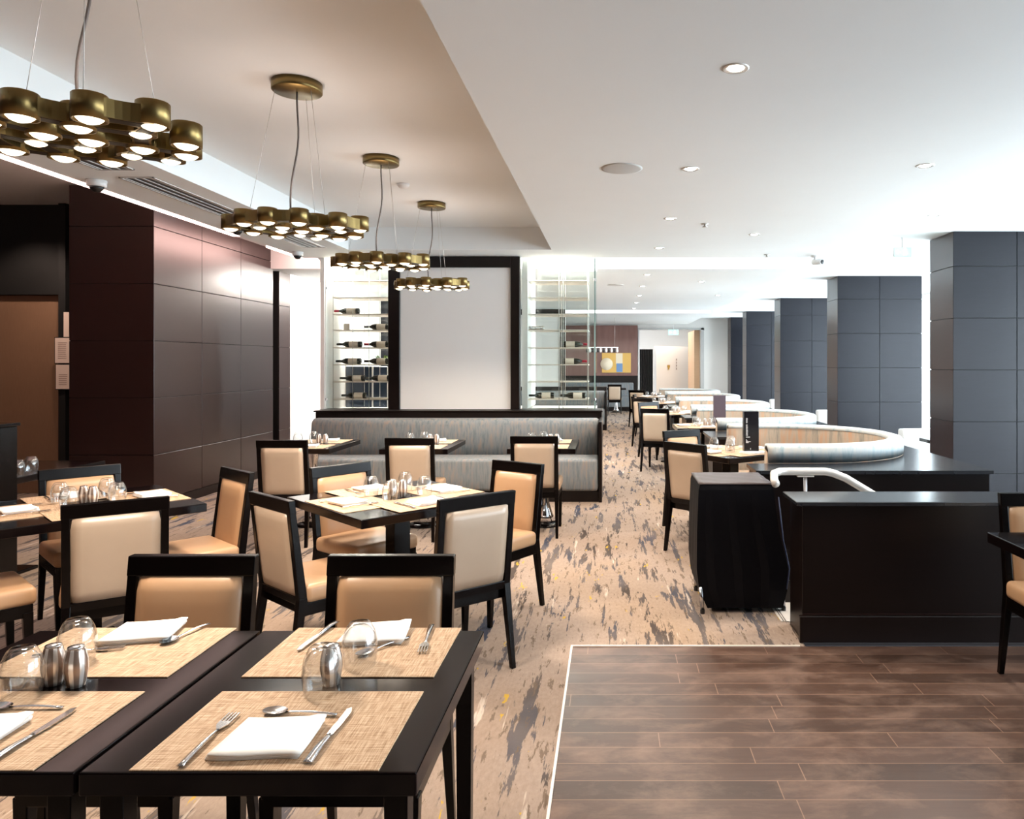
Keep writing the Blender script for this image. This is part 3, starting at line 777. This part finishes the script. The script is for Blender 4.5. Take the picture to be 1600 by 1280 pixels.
def put(kind, x, y, z, rz, label):
    f, cat, g = W_(kind); return place(kind, f, (x, y, z), rz, label, cat, g)
# front right table
put('mat', -.657, 1.515, ZT, 0, 'woven beige placemat at the near side of the right front table')
put('mat', -.653, 1.918, ZT, 0, 'woven beige placemat at the far side of the right front table')
put('nap', -.678, 1.458, ZM, 0, 'folded white napkin nearest the camera on the right front table')
put('nap', -.650, 2.02, ZM, .08, 'folded white napkin at the far side of the right front table')
put('fork', -.797, 1.462, ZM, .02, 'steel fork left of the nearest napkin on the right front table')
put('knife', -.563, 1.48, ZM, -.02, 'steel knife right of the nearest napkin on the right front table')
put('spoon', -.665, 1.565, ZM, PI/2-.1, 'steel spoon lying across above the nearest napkin')
put('gl', -.655, 1.665, ZM, 0, 'upturned glass tumbler on the near placemat of the right front table')
put('gl', -.62, 1.815, ZM, .2, 'upturned glass tumbler in front of the far napkin on the right front table')
put('sh', -.655, 1.722, ZT, .2, 'metal shaker hidden behind the tumbler on the right front table')
put('spoon', -.60, 1.93, ZM, 2.5, 'steel spoon before the far napkin on the right front table')
put('fork', -.498, 1.99, ZM, PI+.12, 'steel fork right of the far napkin on the right front table')
put('knife', -.80, 2.01, ZM, PI-.1, 'steel knife left of the far napkin on the right front table')
# front left table
put('mat', -1.292, 1.515, ZT, 0, 'woven beige placemat at the near side of the left front table')
put('mat', -1.288, 1.918, ZT, 0, 'woven beige placemat at the far side of the left front table')
put('nap', -1.295, 1.47, ZM, 0, 'folded white napkin cut by the left edge on the left front table')
put('nap', -1.29, 2.03, ZM, .15, 'folded white napkin at the far side of the left front table')
put('knife', -1.157, 1.48, ZM, -.02, 'steel knife on the near placemat of the left front table')
put('spoon', -1.27, 1.59, ZM, PI/2, 'steel spoon at the left edge on the near placemat of the left front table')
put('spoon', -1.17, 2.02, ZM, PI-.25, 'steel spoon right of the far napkin on the left front table')
put('fork', -1.37, 1.90, ZM, -1.3, 'steel fork behind the two shakers on the left front table')
put('gl', -1.335, 1.84, ZM, .1, 'upturned glass tumbler behind the two shakers on the left front table')
put('gl', -1.325, 1.655, ZM, .3, 'upturned glass tumbler at the left edge beside the two shakers')
put('sh', -1.245, 1.712, ZT, 0, 'striped metal shaker on the left front table, right one of two')
put('sh', -1.305, 1.722, ZT, .6, 'striped metal shaker on the left front table, left one of two')
# tables laid for four
SIDE = {0: 'near left', 1: 'near right', 2: 'far right', 3: 'far left'}
def four(T, A, name, shak=2, inset=.265, gr=.15):
    for k in range(4):
        # side k of the table: outward direction
        d = A+PI*1.0+k*PI/2 if False else A-PI+k*PI/2
        d = [A+PI, A-PI/2, A, A+PI/2][k]
        ox, oy = math.cos(d), math.sin(d); rz = d+PI/2
        put('mat', T[0]+ox*inset, T[1]+oy*inset, ZT+.0032*(k % 2), rz, 'woven beige placemat on the %s side of %s' % (SIDE[k], name))
        z = ZM+.0035
        put('nap', T[0]+ox*(inset+.03), T[1]+oy*(inset+.03), z, rz, 'folded white napkin on the %s side of %s' % (SIDE[k], name))
        tx, ty = -oy, ox
        put('fork', T[0]+ox*(inset+.02)+tx*.125, T[1]+oy*(inset+.02)+ty*.125, z, rz, 'steel fork beside the napkin on the %s side of %s' % (SIDE[k], name))
        put('knife', T[0]+ox*(inset+.02)-tx*.125, T[1]+oy*(inset+.02)-ty*.125, z, rz, 'steel knife beside the napkin on the %s side of %s' % (SIDE[k], name))
        e = d+PI/4
        put('gl', T[0]+math.cos(e)*gr, T[1]+math.sin(e)*gr, z, k, 'upturned glass tumbler on %s, at its %s' % (name, ('near side', 'right side', 'far side', 'left side')[k]))
    put('sh', T[0]-.03, T[1]+.005, ZT+.0032, 0, 'striped metal shaker at the centre of %s, left one' % name)
    put('sh', T[0]+.03, T[1]-.01, ZT+.0032, .7, 'striped metal shaker at the centre of %s, right one' % name)
four(T2, A2, 'the middle square table')
four(T3, A3, 'the left square table')
for (x, y, n_), (gx, gy) in zip(TB, ((-.04, -.02), (.02, .02), (-.02, .02))):
    nm = 'the %s table before the grey banquette' % n_
    for s_, w_ in ((-1, 'near'), (1, 'far')):
        put('mat', x, y+s_*.225, ZT, 0, 'woven beige placemat on the %s side of %s' % (w_, nm))
        put('nap', x+.05, y+s_*.25, ZM, .2, 'folded white napkin on the %s side of %s' % (w_, nm))
        put('gl', x-.12 if s_ < 0 else x-.02, y+s_*.06, ZM, 0, 'upturned glass tumbler on the %s half of %s' % (w_, nm))
    put('sh', x+.05, y, ZT, 0, 'striped metal shaker, left one on %s' % nm); put('sh', x+.11, y, ZT, .4, 'striped metal shaker, right one on %s' % nm)
for k, (x, y, a) in enumerate(BT):
    nm = 'the table of the %s curved booth' % ordn[k]
    T = (x, y)
    for q, d in enumerate((a+PI, a-PI/2, a, a+PI/2)):
        ox, oy = math.cos(d), math.sin(d); rz = d+PI/2
        put('mat', T[0]+ox*.19, T[1]+oy*.19, ZT+.0032*(q % 2), rz, 'woven beige placemat on the %s side of %s' % (SIDE[q], nm))
        put('nap', T[0]+ox*.25, T[1]+oy*.25, ZM+.0035, rz, 'folded white napkin on the %s side of %s' % (SIDE[q], nm))
        e = d+PI/4
        put('gl', T[0]+math.cos(e)*.14, T[1]+math.sin(e)*.14, ZM+.0035, q, 'upturned glass tumbler on %s, at its %s' % (nm, ('near side', 'right side', 'far side', 'left side')[q]))
    if k:
        put('sh', x+.0, y-.03, ZT+.0032, 0, 'striped metal shaker on %s, left one' % nm); put('sh', x+.06, y-.03, ZT+.0032, .4, 'striped metal shaker on %s, right one' % nm)
# menu stands
r = thing('menu_stand', 'tall black menu stand with white vertical print on the first booth table', 'menu stand', (1.16, 6.12, .757), .05)
MB().box(-.062, -.03, 0, .062, .03, .345, 'menu_black', .003, 1).obj('card', r)
pr = MB()
for k in range(17):
    z = .285-k*.0088
    if k == 5: continue
    pr.box(-.047, -.0312, z, -.047+random.choice((.012, .016, .014)), -.0302, z+.005, 'white_ink'); pr.box(-.047, -.0312, z, -.044, -.0302, z+.007, 'white_ink')
for z, w_ in ((.13, .034), (.11, .006), (.10, .012), (.092, .04), (.085, .022)): pr.box(-.047, -.0312, z, -.047+w_, -.0302, z+.006, 'white_ink')
pr.box(-.012, -.0312, .03, -.006, -.0302, .042, 'white_ink')
pr.obj('print', r)
r = thing('menu_stand', 'tall plum coloured menu stand on the second booth table', 'menu stand', (1.30, 8.84, .757), 0)
MB().box(-.072, -.03, 0, .072, .03, .36, 'plum', .003, 1).obj('card', r)
MB().box(-.08, -.035, -.004, .08, .035, .006, 'black_plastic').obj('base', r)

# ------------------------------------------------------------------ partitions with banquette, screen and glass case
def partition(y, who, full):
    r = thing('partition', 'dark wood partition with ledge behind %s' % who, 'partition', (0, 0, 0))
    MB().box(-3.46, y-.24, 0, -.11, y+.16, .93, 'dark_wood', .004, 1).obj('body', r)
    MB().box(-3.48, y-.25, .93, -.10, y+.18, .95, 'dark_wood', .003, 1).obj('ledge', r)
    MB().box(-.135, y-.92, 0, -.10, y-.24, .87, 'dark_wood', .004, 1).obj('end_panel', r)
    b_ = thing('banquette', 'long grey streaked fabric banquette, %s' % who, 'banquette', (0, 0, 0))
    MB().box(-3.42, y-.88, 0, -.136, y-.26, .12, 'dark_wood', .003, 1).obj('plinth', b_)
    q = MB().box(-3.44, y-.92, .12, -.14, y-.25, .465, 'banquette', .035, 4); q.obj('seat', b_)
    q = MB()
    pts = [(y-.50, .45), (y-.47, .80), (y-.455, .845), (y-.42, .868), (y-.30, .868), (y-.262, .85), (y-.252, .45)]
    tb = bmesh.new(); R_ = []
    for x, sc_ in ((-3.42, .0), (-3.40, .012), (-.17, .012), (-.145, 0)):
        R_.append([tb.verts.new((x, p[0]+(.015 if sc_ == 0 and i < 4 else 0), p[1]-(.015 if sc_ == 0 and p[1] > .8 else 0))) for i, p in enumerate(pts)])
    for A, B in zip(R_, R_[1:]):
        for k in range(len(pts)): tb.faces.new((A[k], A[(k+1) % len(pts)], B[(k+1) % len(pts)], B[k]))
    tb.faces.new(R_[0]); tb.faces.new(R_[-1]); bmesh.ops.recalc_face_normals(tb, faces=tb.faces[:])
    q.merge(tb, 'banquette', True); q.obj('backrest', b_)
    s_ = thing('projection_screen', ('large blank white screen in a dark wood frame above the grey banquette' if full else 'second white screen in a dark frame, seen through the right glass case'), 'screen', (0, 0, 0))
    f = MB(); x0, x1, zt = -2.66, -1.09, 2.775; ys = y-.02
    f.box(x0, ys-.06, .95, x0+.14, ys+.06, zt, 'dark_wood', .004, 1); f.box(x1-.11, ys-.06, .95, x1, ys+.06, zt, 'dark_wood', .004, 1)
    f.box(x0+.14, ys-.06, zt-.13, x1-.11, ys+.06, zt, 'dark_wood', .003, 1); f.box(x0+.14, ys-.06, .95, x1-.11, ys+.06, .955, 'dark_wood')
    f.obj('frame', s_)
    MB().box(x0+.14, ys-.03, .955, x1-.11, ys+.02, zt-.13, 'screen').obj('screen_surface', s_)
partition(8.85, 'the near unit' if False else 'behind the three small tables' , True)
partition(17.4, 'farther back beyond the glass case', False)

ZS = [2.52, 2.315, 2.11, 1.915, 1.70, 1.49, 1.28, 1.065]
def shelf_unit(x0, x1, side, label):
    y0, y1 = 8.99, 9.45
    r = thing('wine_shelf', label, 'shelf', (0, 0, 0))
    for z in ZS: MB().box(x0, y0+.04, z-.014, x1, y1, z, 'shelf', .002, 1).obj('shelf_board', r)
    for x in (x0+.01, (x0+x1)/2+(.04 if side > 0 else .1), (x0+x1)/2+(.09 if side > 0 else -.1), x1-.01):
        for y in (y0+.035, y1):
            MB().tube([(x, y, .95), (x, y, ZR+.015)], .004, 'wire', 6).obj('suspension_rod', r)
    c = thing('glass_case', 'clear glass enclosure around the %s wine shelves' % ('left' if side < 0 else 'right'), 'glass case', (0, 0, 0))
    MB().box(x0-.05, 8.93, .952, x1+.05 if side < 0 else x1+.06, 8.942, ZR+.015, 'pane').obj('front_pane', c)
    if side > 0:
        MB().box(-.205, 8.942, .952, -.193, 9.9, ZR+.015, 'pane').obj('side_pane', c)
        MB().box(-.207, 8.925, .952, -.190, 8.945, ZR+.015, 'glass_edge').obj('corner_edge', c)
        MB().box(-1.0, 9.9, .952, -.193, 9.912, ZR+.015, 'pane').obj('rear_pane', c)
    else:
        MB().box(x0-.055, 8.925, .952, x0-.04, 8.95, ZR+.015, 'wall_white').obj('corner_edge', c)
        MB().box(x0-.05, 9.9, .952, x1+.05, 9.912, ZR+.015, 'pane').obj('rear_pane', c)
    for (bx, bz) in ((-.2, 1.05), (-.2, 2.5)) if side > 0 else ((x0-.04, 1.05), (x0-.04, 2.4)):
        MB().cyl(bx, 8.935, bz, bz+.03, .016, 'chrome', 12).obj('clip', c)
shelf_unit(-3.42, -2.72, -1, 'pale wine shelves left of the white screen')
shelf_unit(-1.08, -.28, 1, 'pale wine shelves right of the white screen')
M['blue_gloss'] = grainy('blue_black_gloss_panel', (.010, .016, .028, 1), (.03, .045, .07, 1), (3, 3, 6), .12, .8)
lc = thing('dark_reflection_block', 'low blue black glossy block standing for the dark reflection behind the left wine shelves', 'cabinet', (0, 0, 0))  # added block, stands in for the dark reflection in the glass
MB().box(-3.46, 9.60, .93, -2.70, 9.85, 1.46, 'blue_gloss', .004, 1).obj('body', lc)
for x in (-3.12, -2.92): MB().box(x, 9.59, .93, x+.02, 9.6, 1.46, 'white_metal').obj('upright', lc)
sbox('trim_9', -1.09, 8.98, .95, -1.02, 9.9, ZR+.02, 'wall_white')
sbox('trim_10', -3.52, 8.9, .0, -3.47, 9.95, ZR+.02, 'wall_white')
sbox('trim_11', -3.47, 9.02, 0, -.19, 9.95, .93, 'wall_white')
def bottle_(foil):
    def f():
        r = bpy.data.objects.new('wine_bottle', None); C.objects.link(r)
        R_ = Matrix.Translation((0, 0, .038)) @ Matrix.Rotation(-PI/2, 4, 'Y')
        MB().lathe([(0, -.15), (.034, -.15), (.0375, -.145), (.0375, .03), (.030, .06), (.016, .085), (.0145, .10)], 20, 'bottle', R_).obj('body', r)
        MB().lathe([(.0145, .10), (.0148, .155), (.0135, .16), (0, .16)], 16, foil, R_).obj('foil', r)
        MB().lathe([(.0378, -.11), (.0378, .0)], 20, 'label_paper', R_, close=False).obj('paper_label', r)
        return r
    return f
def bot(x, z, flip, red, label):
    place('bot_red' if red else 'bot_dark', bottle_('red' if red else 'bottle'), (x, 9.12, z), PI if flip else 0, label, 'bottle', 'wine bottles lying in the glass cases')
# neck points to -x unless flipped
bot(-3.27, ZS[2], 0, 1, 'red capped bottle lying alone on the third shelf, left glass case')
bot(-3.24, ZS[4], 0, 0, 'left one of two bottles on the fifth shelf, left glass case')
bot(-2.90, ZS[4], 0, 1, 'right one of two bottles on the fifth shelf, left glass case')
bot(-3.25, ZS[5], 0, 0, 'left one of two bottles on the sixth shelf, left glass case')
bot(-2.90, ZS[5], 0, 0, 'right one of two bottles on the sixth shelf, left glass case')
bot(-3.20, ZS[6], 0, 0, 'left one of two bottles on the seventh shelf, left glass case')
bot(-2.88, ZS[6], 0, 0, 'right one of two bottles on the seventh shelf, left glass case')
bot(-3.18, ZS[7], 0, 0, 'lone bottle on the lowest shelf, left glass case')
bot(-2.90, ZS[3], 0, 0, 'lone bottle on the fourth shelf beside the screen frame, left glass case')
bot(-.45, ZS[4], 1, 1, 'red capped bottle on the fifth shelf, right glass case')
bot(-.46, ZS[5], 1, 1, 'red capped bottle on the sixth shelf, right glass case')
bot(-.86, ZS[7], 0, 0, 'left bottle on the lowest shelf, right glass case')
bot(-.47, ZS[7], 0, 0, 'right bottle on the lowest shelf, right glass case')
def card_(): return MB().box(-.035, -.012, 0, .035, .012, .075, 'label_paper', .002, 1).obj('small_card')
place('card', card_, (-3.29, 9.1, ZS[0]+.002), 0, 'small pale card standing on the top shelf, left glass case', 'card', 'small cards on the left shelves')
place('card', card_, (-3.27, 9.1, ZS[3]+.002), 0, 'small pale card standing on the fourth shelf, left glass case', 'card', 'small cards on the left shelves')
lf = MB()
for k in range(22):
    a = random.random()*6.28; l_ = .05+random.random()*.06; x = random.uniform(-.07, .07)
    lf.tube([(x, 0, 0), (x+math.cos(a)*l_*.5, math.sin(a)*.02, l_*.6), (x+math.cos(a)*l_*.7, math.sin(a)*.04, l_)], .006, 'leaf', 5)
tag(lf.obj('leafy_sprig', loc=(-2.86, 9.33, ZS[5]+.008)), 'yellow green leafy sprig behind bottles, left glass case', 'plant')
og = MB()
for k in range(9): og.lathe([(0, 0), (.014, 0), (.022, .02), (.012, .045), (0, .05)], 10, 'chrome', Matrix.Translation((-.09+k*.021, .02*math.sin(k*2), .0+.0)))
tag(og.obj('silver_ornament', loc=(-.93, 9.15, ZS[3]+.002)), 'small silver ornament on the fourth shelf, right glass case', 'ornament')
for x in (-3.05, -.65):
    area('case_light', (x, 9.43, ZR-.02), (0, 0, 0), .9, .7, 90 if x < -2 else 45, (1, .93, .86))
area('slot_light', (-.4, 8.97, 2.92), (PI/2, 0, 0), 5.6, .12, 70, (1, .97, .92))
area('slot_light', (-.4, 17.75, 2.92), (PI/2, 0, 0), 5.6, .12, 60, (1, .97, .92))
for y in (11.3, 13.4): area('wall_fill', (-3.7, y, ZC-.01), (0, .35, 0), .2, 1.2, 60, (1, .90, .82))  # area lights without fittings, added to brighten the white wall

# ------------------------------------------------------------------ booths and ledge
def arc(cy, rx, ry, cx=1.50, n=28, x_end=1.10):
    P = [(x_end, cy-ry)]
    for k in range(n+1):
        a = -PI/2+PI*k/n; P.append((cx+rx*math.cos(a), cy+ry*math.sin(a)))
    P.append((x_end, cy+ry)); return P
def resample(P, st=.08):
    out = []
    for (a, b) in zip(P, P[1:]):
        L = math.hypot(b[0]-a[0], b[1]-a[1]); n = max(1, int(L/st))
        for k in range(n): out.append((a[0]+(b[0]-a[0])*k/n, a[1]+(b[1]-a[1])*k/n))
    out.append(P[-1]); return out
poly = [(1.02, 5.1), (2.62, 5.1), (2.62, 18.4), (1.02, 18.4)]
for cy in reversed(BOOTHS):
    A_ = arc(cy, .98, .98, x_end=1.02); poly += list(reversed(A_))
lg = thing('booth_ledge', 'long dark ledge with lacquered top wrapping around the curved booths', 'ledge', (0, 0, 0))
MB().prism(poly, 0, .735, 'dark_wood').obj('body', lg)
po2 = [(x+(.02 if x == 2.62 else (-.02 if x == 1.02 else 0)), y-(.02 if y == 5.1 else 0)) for x, y in poly]
MB().prism(po2, .735, .76, 'capping').obj('ledge_top', lg)
MB().box(1.0, 5.08, -.3, 2.64, 5.11, .0, 'dark_wood').obj('riser', lg)
MB().box(2.61, 5.1, -.3, 2.64, 18.4, .0, 'dark_wood').obj('side_riser', lg)
for k, cy in enumerate(BOOTHS):
    b_ = thing('curved_booth', '%s curved booth from the camera, %s' % (ordn[k], ('its pale rim standing highest and largest', 'just behind the nearest one', 'middle one of the five', 'small behind the plum menu stand', 'farthest of all')[k]), 'booth', (0, 0, 0), 0, 'curved striped fabric booths on the ledge')
    P = resample(arc(cy, .975, .975, x_end=1.16))
    # offset to the left of travel = towards the inside
    MB().sweep(P, [(.0, .30), (.0, .855), (.02, .875), (.06, .885), (.10, .878), (.125, .855), (.15, .45), (.15, .30)], 'booth').obj('backrest', b_)
    MB().sweep(P, [(-.004, .765), (-.006, .868), (.012, .89), (.06, .902), (.108, .893), (.128, .868), (.118, .855), (.01, .84)], 'booth_rim').obj('rim_roll', b_)
    MB().sweep(P, [(.151, .12), (.151, .43), (.17, .455), (.52, .462), (.56, .45), (.575, .42), (.57, .12)], 'booth').obj('seat', b_)
    MB().sweep(P, [(.16, 0), (.16, .12), (.53, .12), (.53, 0)], 'dark_wood').obj('plinth', b_)

# ------------------------------------------------------------------ half wall, steps, handrail, covered stand
h = thing('half_wall', 'dark wood half wall with grey capping beside the plank floor', 'half wall', (0, 0, 0))
MB().box(1.03, 3.97, -.3, 4.6, 4.24, .735, 'dark_wood', .003, 1).obj('body', h)
MB().box(.995, 3.94, .735, 4.63, 4.27, .757, 'capping', .003, 1).obj('capping', h)
MB().box(1.01, 3.94, 0, 4.6, 3.97, .145, 'dark_wood', .004, 1).obj('baseboard', h)
MB().box(1.03, 3.962, .147, 4.6, 3.968, .151, 'panel').obj('bead', h)
st = thing('steps', 'pale stone steps going down behind the half wall', 'steps', (0, 0, 0))
MB().box(1.03, 4.27, -.3, 1.34, 5.08, -.15, 'tread').obj('tread', st)
MB().box(1.02, 4.27, -.06, 1.06, 5.08, .004, 'tread').obj('nosing', st)
MB().box(.985, 4.27, .0, 1.03, 5.08, .005, 'tread').obj('landing_strip', st)
for x in (.998, 1.012): MB().box(x, 4.27, .005, x+.004, 5.08, .0065, 'tile_line').obj('grip_line', st)
hr = thing('handrail', 'white curved tubular handrail above the steps', 'handrail', (0, 0, 0))
pts = [(.985, 4.28, .772)]
P0 = [(.975, 4.40, .80), (.995, 4.50, .825), (1.04, 4.545, .832), (1.10, 4.55, .832), (1.22, 4.55, .832), (1.32, 4.55, .832), (1.37, 4.55, .822), (1.45, 4.55, .79), (1.60, 4.55, .70), (1.8, 4.55, .585), (2.0, 4.55, .47)]
MB().tube([(.975, 4.36, .785)]+P0, .024, 'white_metal', 16).obj('rail', hr)
MB().tube([(1.20, 4.55, .80), (1.20, 4.55, -.15)], .011, 'steel', 10).obj('post', hr)
MB().tube([(1.9, 4.55, .52), (1.9, 4.55, -.3)], .011, 'steel', 10).obj('post', hr)
MB().box(1.15, 4.535, .80, 1.25, 4.565, .808, 'white_metal').obj('bracket', hr)
cs = thing('covered_stand', 'serving stand fully draped in a black cloth cover', 'covered stand', (0, 0, 0))
def loop(z, x0, x1, y0, y1, wob, n=40):
    out = []
    for k in range(n):
        t_ = k/n*4; s_ = t_ % 1; q = int(t_)
        p = [(x0+(x1-x0)*s_, y0), (x1, y0+(y1-y0)*s_), (x1-(x1-x0)*s_, y1), (x0, y1-(y1-y0)*s_)][q]
        ww = wob*math.sin(k*2.1)
        out.append((p[0]+ww*.5, p[1]+ww, z))
    return out
tb = bmesh.new(); L_ = [loop(.775, .535, .965, 4.43, 4.86, 0), loop(.74, .525, .975, 4.42, 4.87, .001), loop(.5, .515, 1.005, 4.415, 4.875, .003), loop(.27, .512, 1.06, 4.41, 4.88, .006), loop(.14, .527, 1.055, 4.41, 4.88, .006), loop(.03, .578, 1.03, 4.42, 4.875, .006)]
R_ = [[tb.verts.new(p) for p in l_] for l_ in L_]
for A, B in zip(R_, R_[1:]):
    for k in range(40): tb.faces.new((A[k], A[(k+1) % 40], B[(k+1) % 40], B[k]))
tb.faces.new(R_[0]); tb.faces.new(R_[-1]); bmesh.ops.recalc_face_normals(tb, faces=tb.faces[:])
MB().merge(tb, 'cover', False).obj('cloth_cover', cs)
tp = MB(); n = 12; tb = bmesh.new()
V = [[tb.verts.new((.528+.444*i/n, 4.422+.445*j/n, .779+.004*math.sin(i*.9+j*.7)*math.sin(j*.8))) for i in range(n+1)] for j in range(n+1)]
for j in range(n):
    for i in range(n): tb.faces.new((V[j][i], V[j][i+1], V[j+1][i+1], V[j+1][i]))
lo = [[tb.verts.new((v.co.x, v.co.y, .772)) for v in row] for row in V]
for A, B in ((V[0], lo[0]), (V[-1], lo[-1]), ([q[0] for q in V], [q[0] for q in lo]), ([q[-1] for q in V], [q[-1] for q in lo])):
    for i in range(n): tb.faces.new((A[i], A[i+1], B[i+1], B[i]))
bmesh.ops.recalc_face_normals(tb, faces=tb.faces[:])
tp.merge(tb, 'cover_top', True).obj('vinyl_top', cs)
MB().tube([(1.0, 4.40, .70), (1.028, 4.402, .45), (1.066, 4.40, .27), (1.05, 4.40, .15)], .004, 'navy', 6).obj('edge_piping', cs)
for x, y in ((.548, 4.415), (1.045, 4.46), (.56, 4.86), (1.03, 4.86)):
    l_ = MB().tube([(x-.012, y, .16), (x, y, .02)], .012, 'steel', 10).obj('leg', cs)
    MB().cyl(x, y, 0, .025, .014, 'black_plastic', 10).obj('foot', l_)

# ------------------------------------------------------------------ things on the entrance side
for k, (x0, x1, z0, z1, l) in enumerate(((-6.245, -6.10, 1.80, 2.08, 'narrow framed notice beside the bronze door, uppermost'), (-6.30, -6.13, 1.505, 1.79, 'framed paper notice beside the bronze door, middle of three'), (-6.29, -6.12, 1.21, 1.485, 'framed paper notice beside the bronze door, lowest'))):
    r = thing('notice', l, 'notice', ((x0+x1)/2, 8.34, z0), 0, 'notices beside the dark entrance')
    a = (x1-x0)/2 if k else .03
    MB().box(-a-.008, 0, -.008, a+.008, .02, z1-z0+.008, 'groove').obj('frame', r)
    MB().box(-a, -.004, 0, a, 0, z1-z0, 'paper').obj('sheet', r)
    tx = MB()
    if k:
        for q in range(9 if k == 1 else 6): tx.box(-a*.6, -.0055, .05+q*.022, a*.6*(1-.3*random.random()), -.0045, .055+q*.022, 'paper_ink')
        tx.obj('print', r)
# dark sideboard with glassware at the far left
sb = thing('sideboard', 'tall black cabinet standing at the far left edge', 'cabinet', (-3.95, 4.40, 0))
MB().box(-.35, -.09, .05, .33, .09, 1.12, 'frame_wood', .005, 1).obj('body', sb)
MB().box(-.32, -.07, 0, .30, .07, .05, 'groove').obj('plinth', sb)
MB().box(-.36, -.10, 1.12, .34, .10, 1.14, 'table_top', .003, 1).obj('worktop', sb)
place('t_square', None, (-4.35, 5.25, 0), 0, 'black table in the dark corner behind the left square table', 'table', 'black dining tables')
put('gl', -3.97, 4.92, ZT, 0, 'upturned glass tumbler on the table in the dark left corner')
put('gl', -4.02, 5.10, ZT, 0, 'second upturned tumbler behind the first on the table in the dark left corner')

# ------------------------------------------------------------------ window side seats
def lounge_():
    r = bpy.data.objects.new('lounge_seat', None); C.objects.link(r)
    MB().box(-.4, -.02, .10, .4, .6, .45, 'sofa_white', .03, 3).obj('seat', r)
    MB().box(-.4, -.14, .10, .4, .02, .86, 'sofa_white', .03, 3).obj('backrest', r)
    MB().box(-.4, -.12, 0, .4, .58, .10, 'dark_wood').obj('plinth', r)
    return r
for y, n_ in ((10.7, 'first'), (15.0, 'second'), (19.4, 'third')):
    place('lounge', lounge_, (4.55, y, -.3), .12, 'white leather seat by the window in the %s gap between columns' % n_, 'seat', 'white window seats')
    place('w_tab', table_ped_(.40, .40, 'square'), (4.75, y-.7, -.3), 0, 'small window table in front of the white seat, %s gap between columns' % n_, 'table', 'window tables')
    put('mat', 4.7, y-.80, -.3+ZT, 0, 'placemat on the window table in the %s gap between columns' % n_)
    put('nap', 4.62, y-.83, -.3+ZM, 0, 'folded napkin on the window table in the %s gap between columns' % n_)

# ------------------------------------------------------------------ far end
fb = thing('banquette', 'short grey banquette against the far panelled wall', 'banquette', (0, 0, 0))
MB().box(-1.9, 23.2, .12, .72, 23.75, .46, 'banquette', .03, 3).obj('seat', fb)
MB().box(-1.9, 23.72, .12, .72, 23.95, .88, 'banquette', .03, 3).obj('backrest', fb)
MB().box(-1.88, 23.25, 0, .70, 23.95, .12, 'dark_wood').obj('plinth', fb)
place('t_banq', None, (.15, 22.6, 0), 0, 'farthest black table in front of the far banquette', 'table', 'black dining tables')
a_ = thing('wall_art', 'yellow abstract picture with a pale circle on the far wall', 'picture', (.17, 23.95, 1.2))
MB().box(-.47, 0, 0, .47, .04, .64, 'art_yellow').obj('canvas', a_)
sh = MB(); sh.lathe([(0, 0), (.2, 0), (.2, .004), (0, .004)], 32, 'art_cream', Matrix.Translation((-.32, -.001, .28)) @ Matrix.Rotation(PI/2, 4, 'X'))
sh.box(-.02, -.004, .28, .2, 0, .63, 'art_cream'); sh.box(0, -.006, .02, .2, -.002, .3, 'art_blue'); sh.obj('painted_shapes', a_)
pl = thing('bead_pendant', 'small white beaded pendant hanging before the yellow picture', 'pendant lamp', (-.25, 20.5, ZC))
bd = MB()
for k in range(12):
    x = -.42+k*.076
    bd.lathe([(0, 0), (.03, .02), (.034, .06), (.02, .13), (0, .14)], 8, 'white_plastic' if k % 2 else 'black_plastic', Matrix.Translation((x, 0, -.98)))
bd.box(-.45, -.03, -.85, .45, .03, -.82, 'white_plastic'); bd.obj('shade', pl)
for x in (-.35, .35): MB().tube([(x, 0, 0), (x, 0, -.82)], .003, 'wire', 5).obj('suspension_wire', pl)
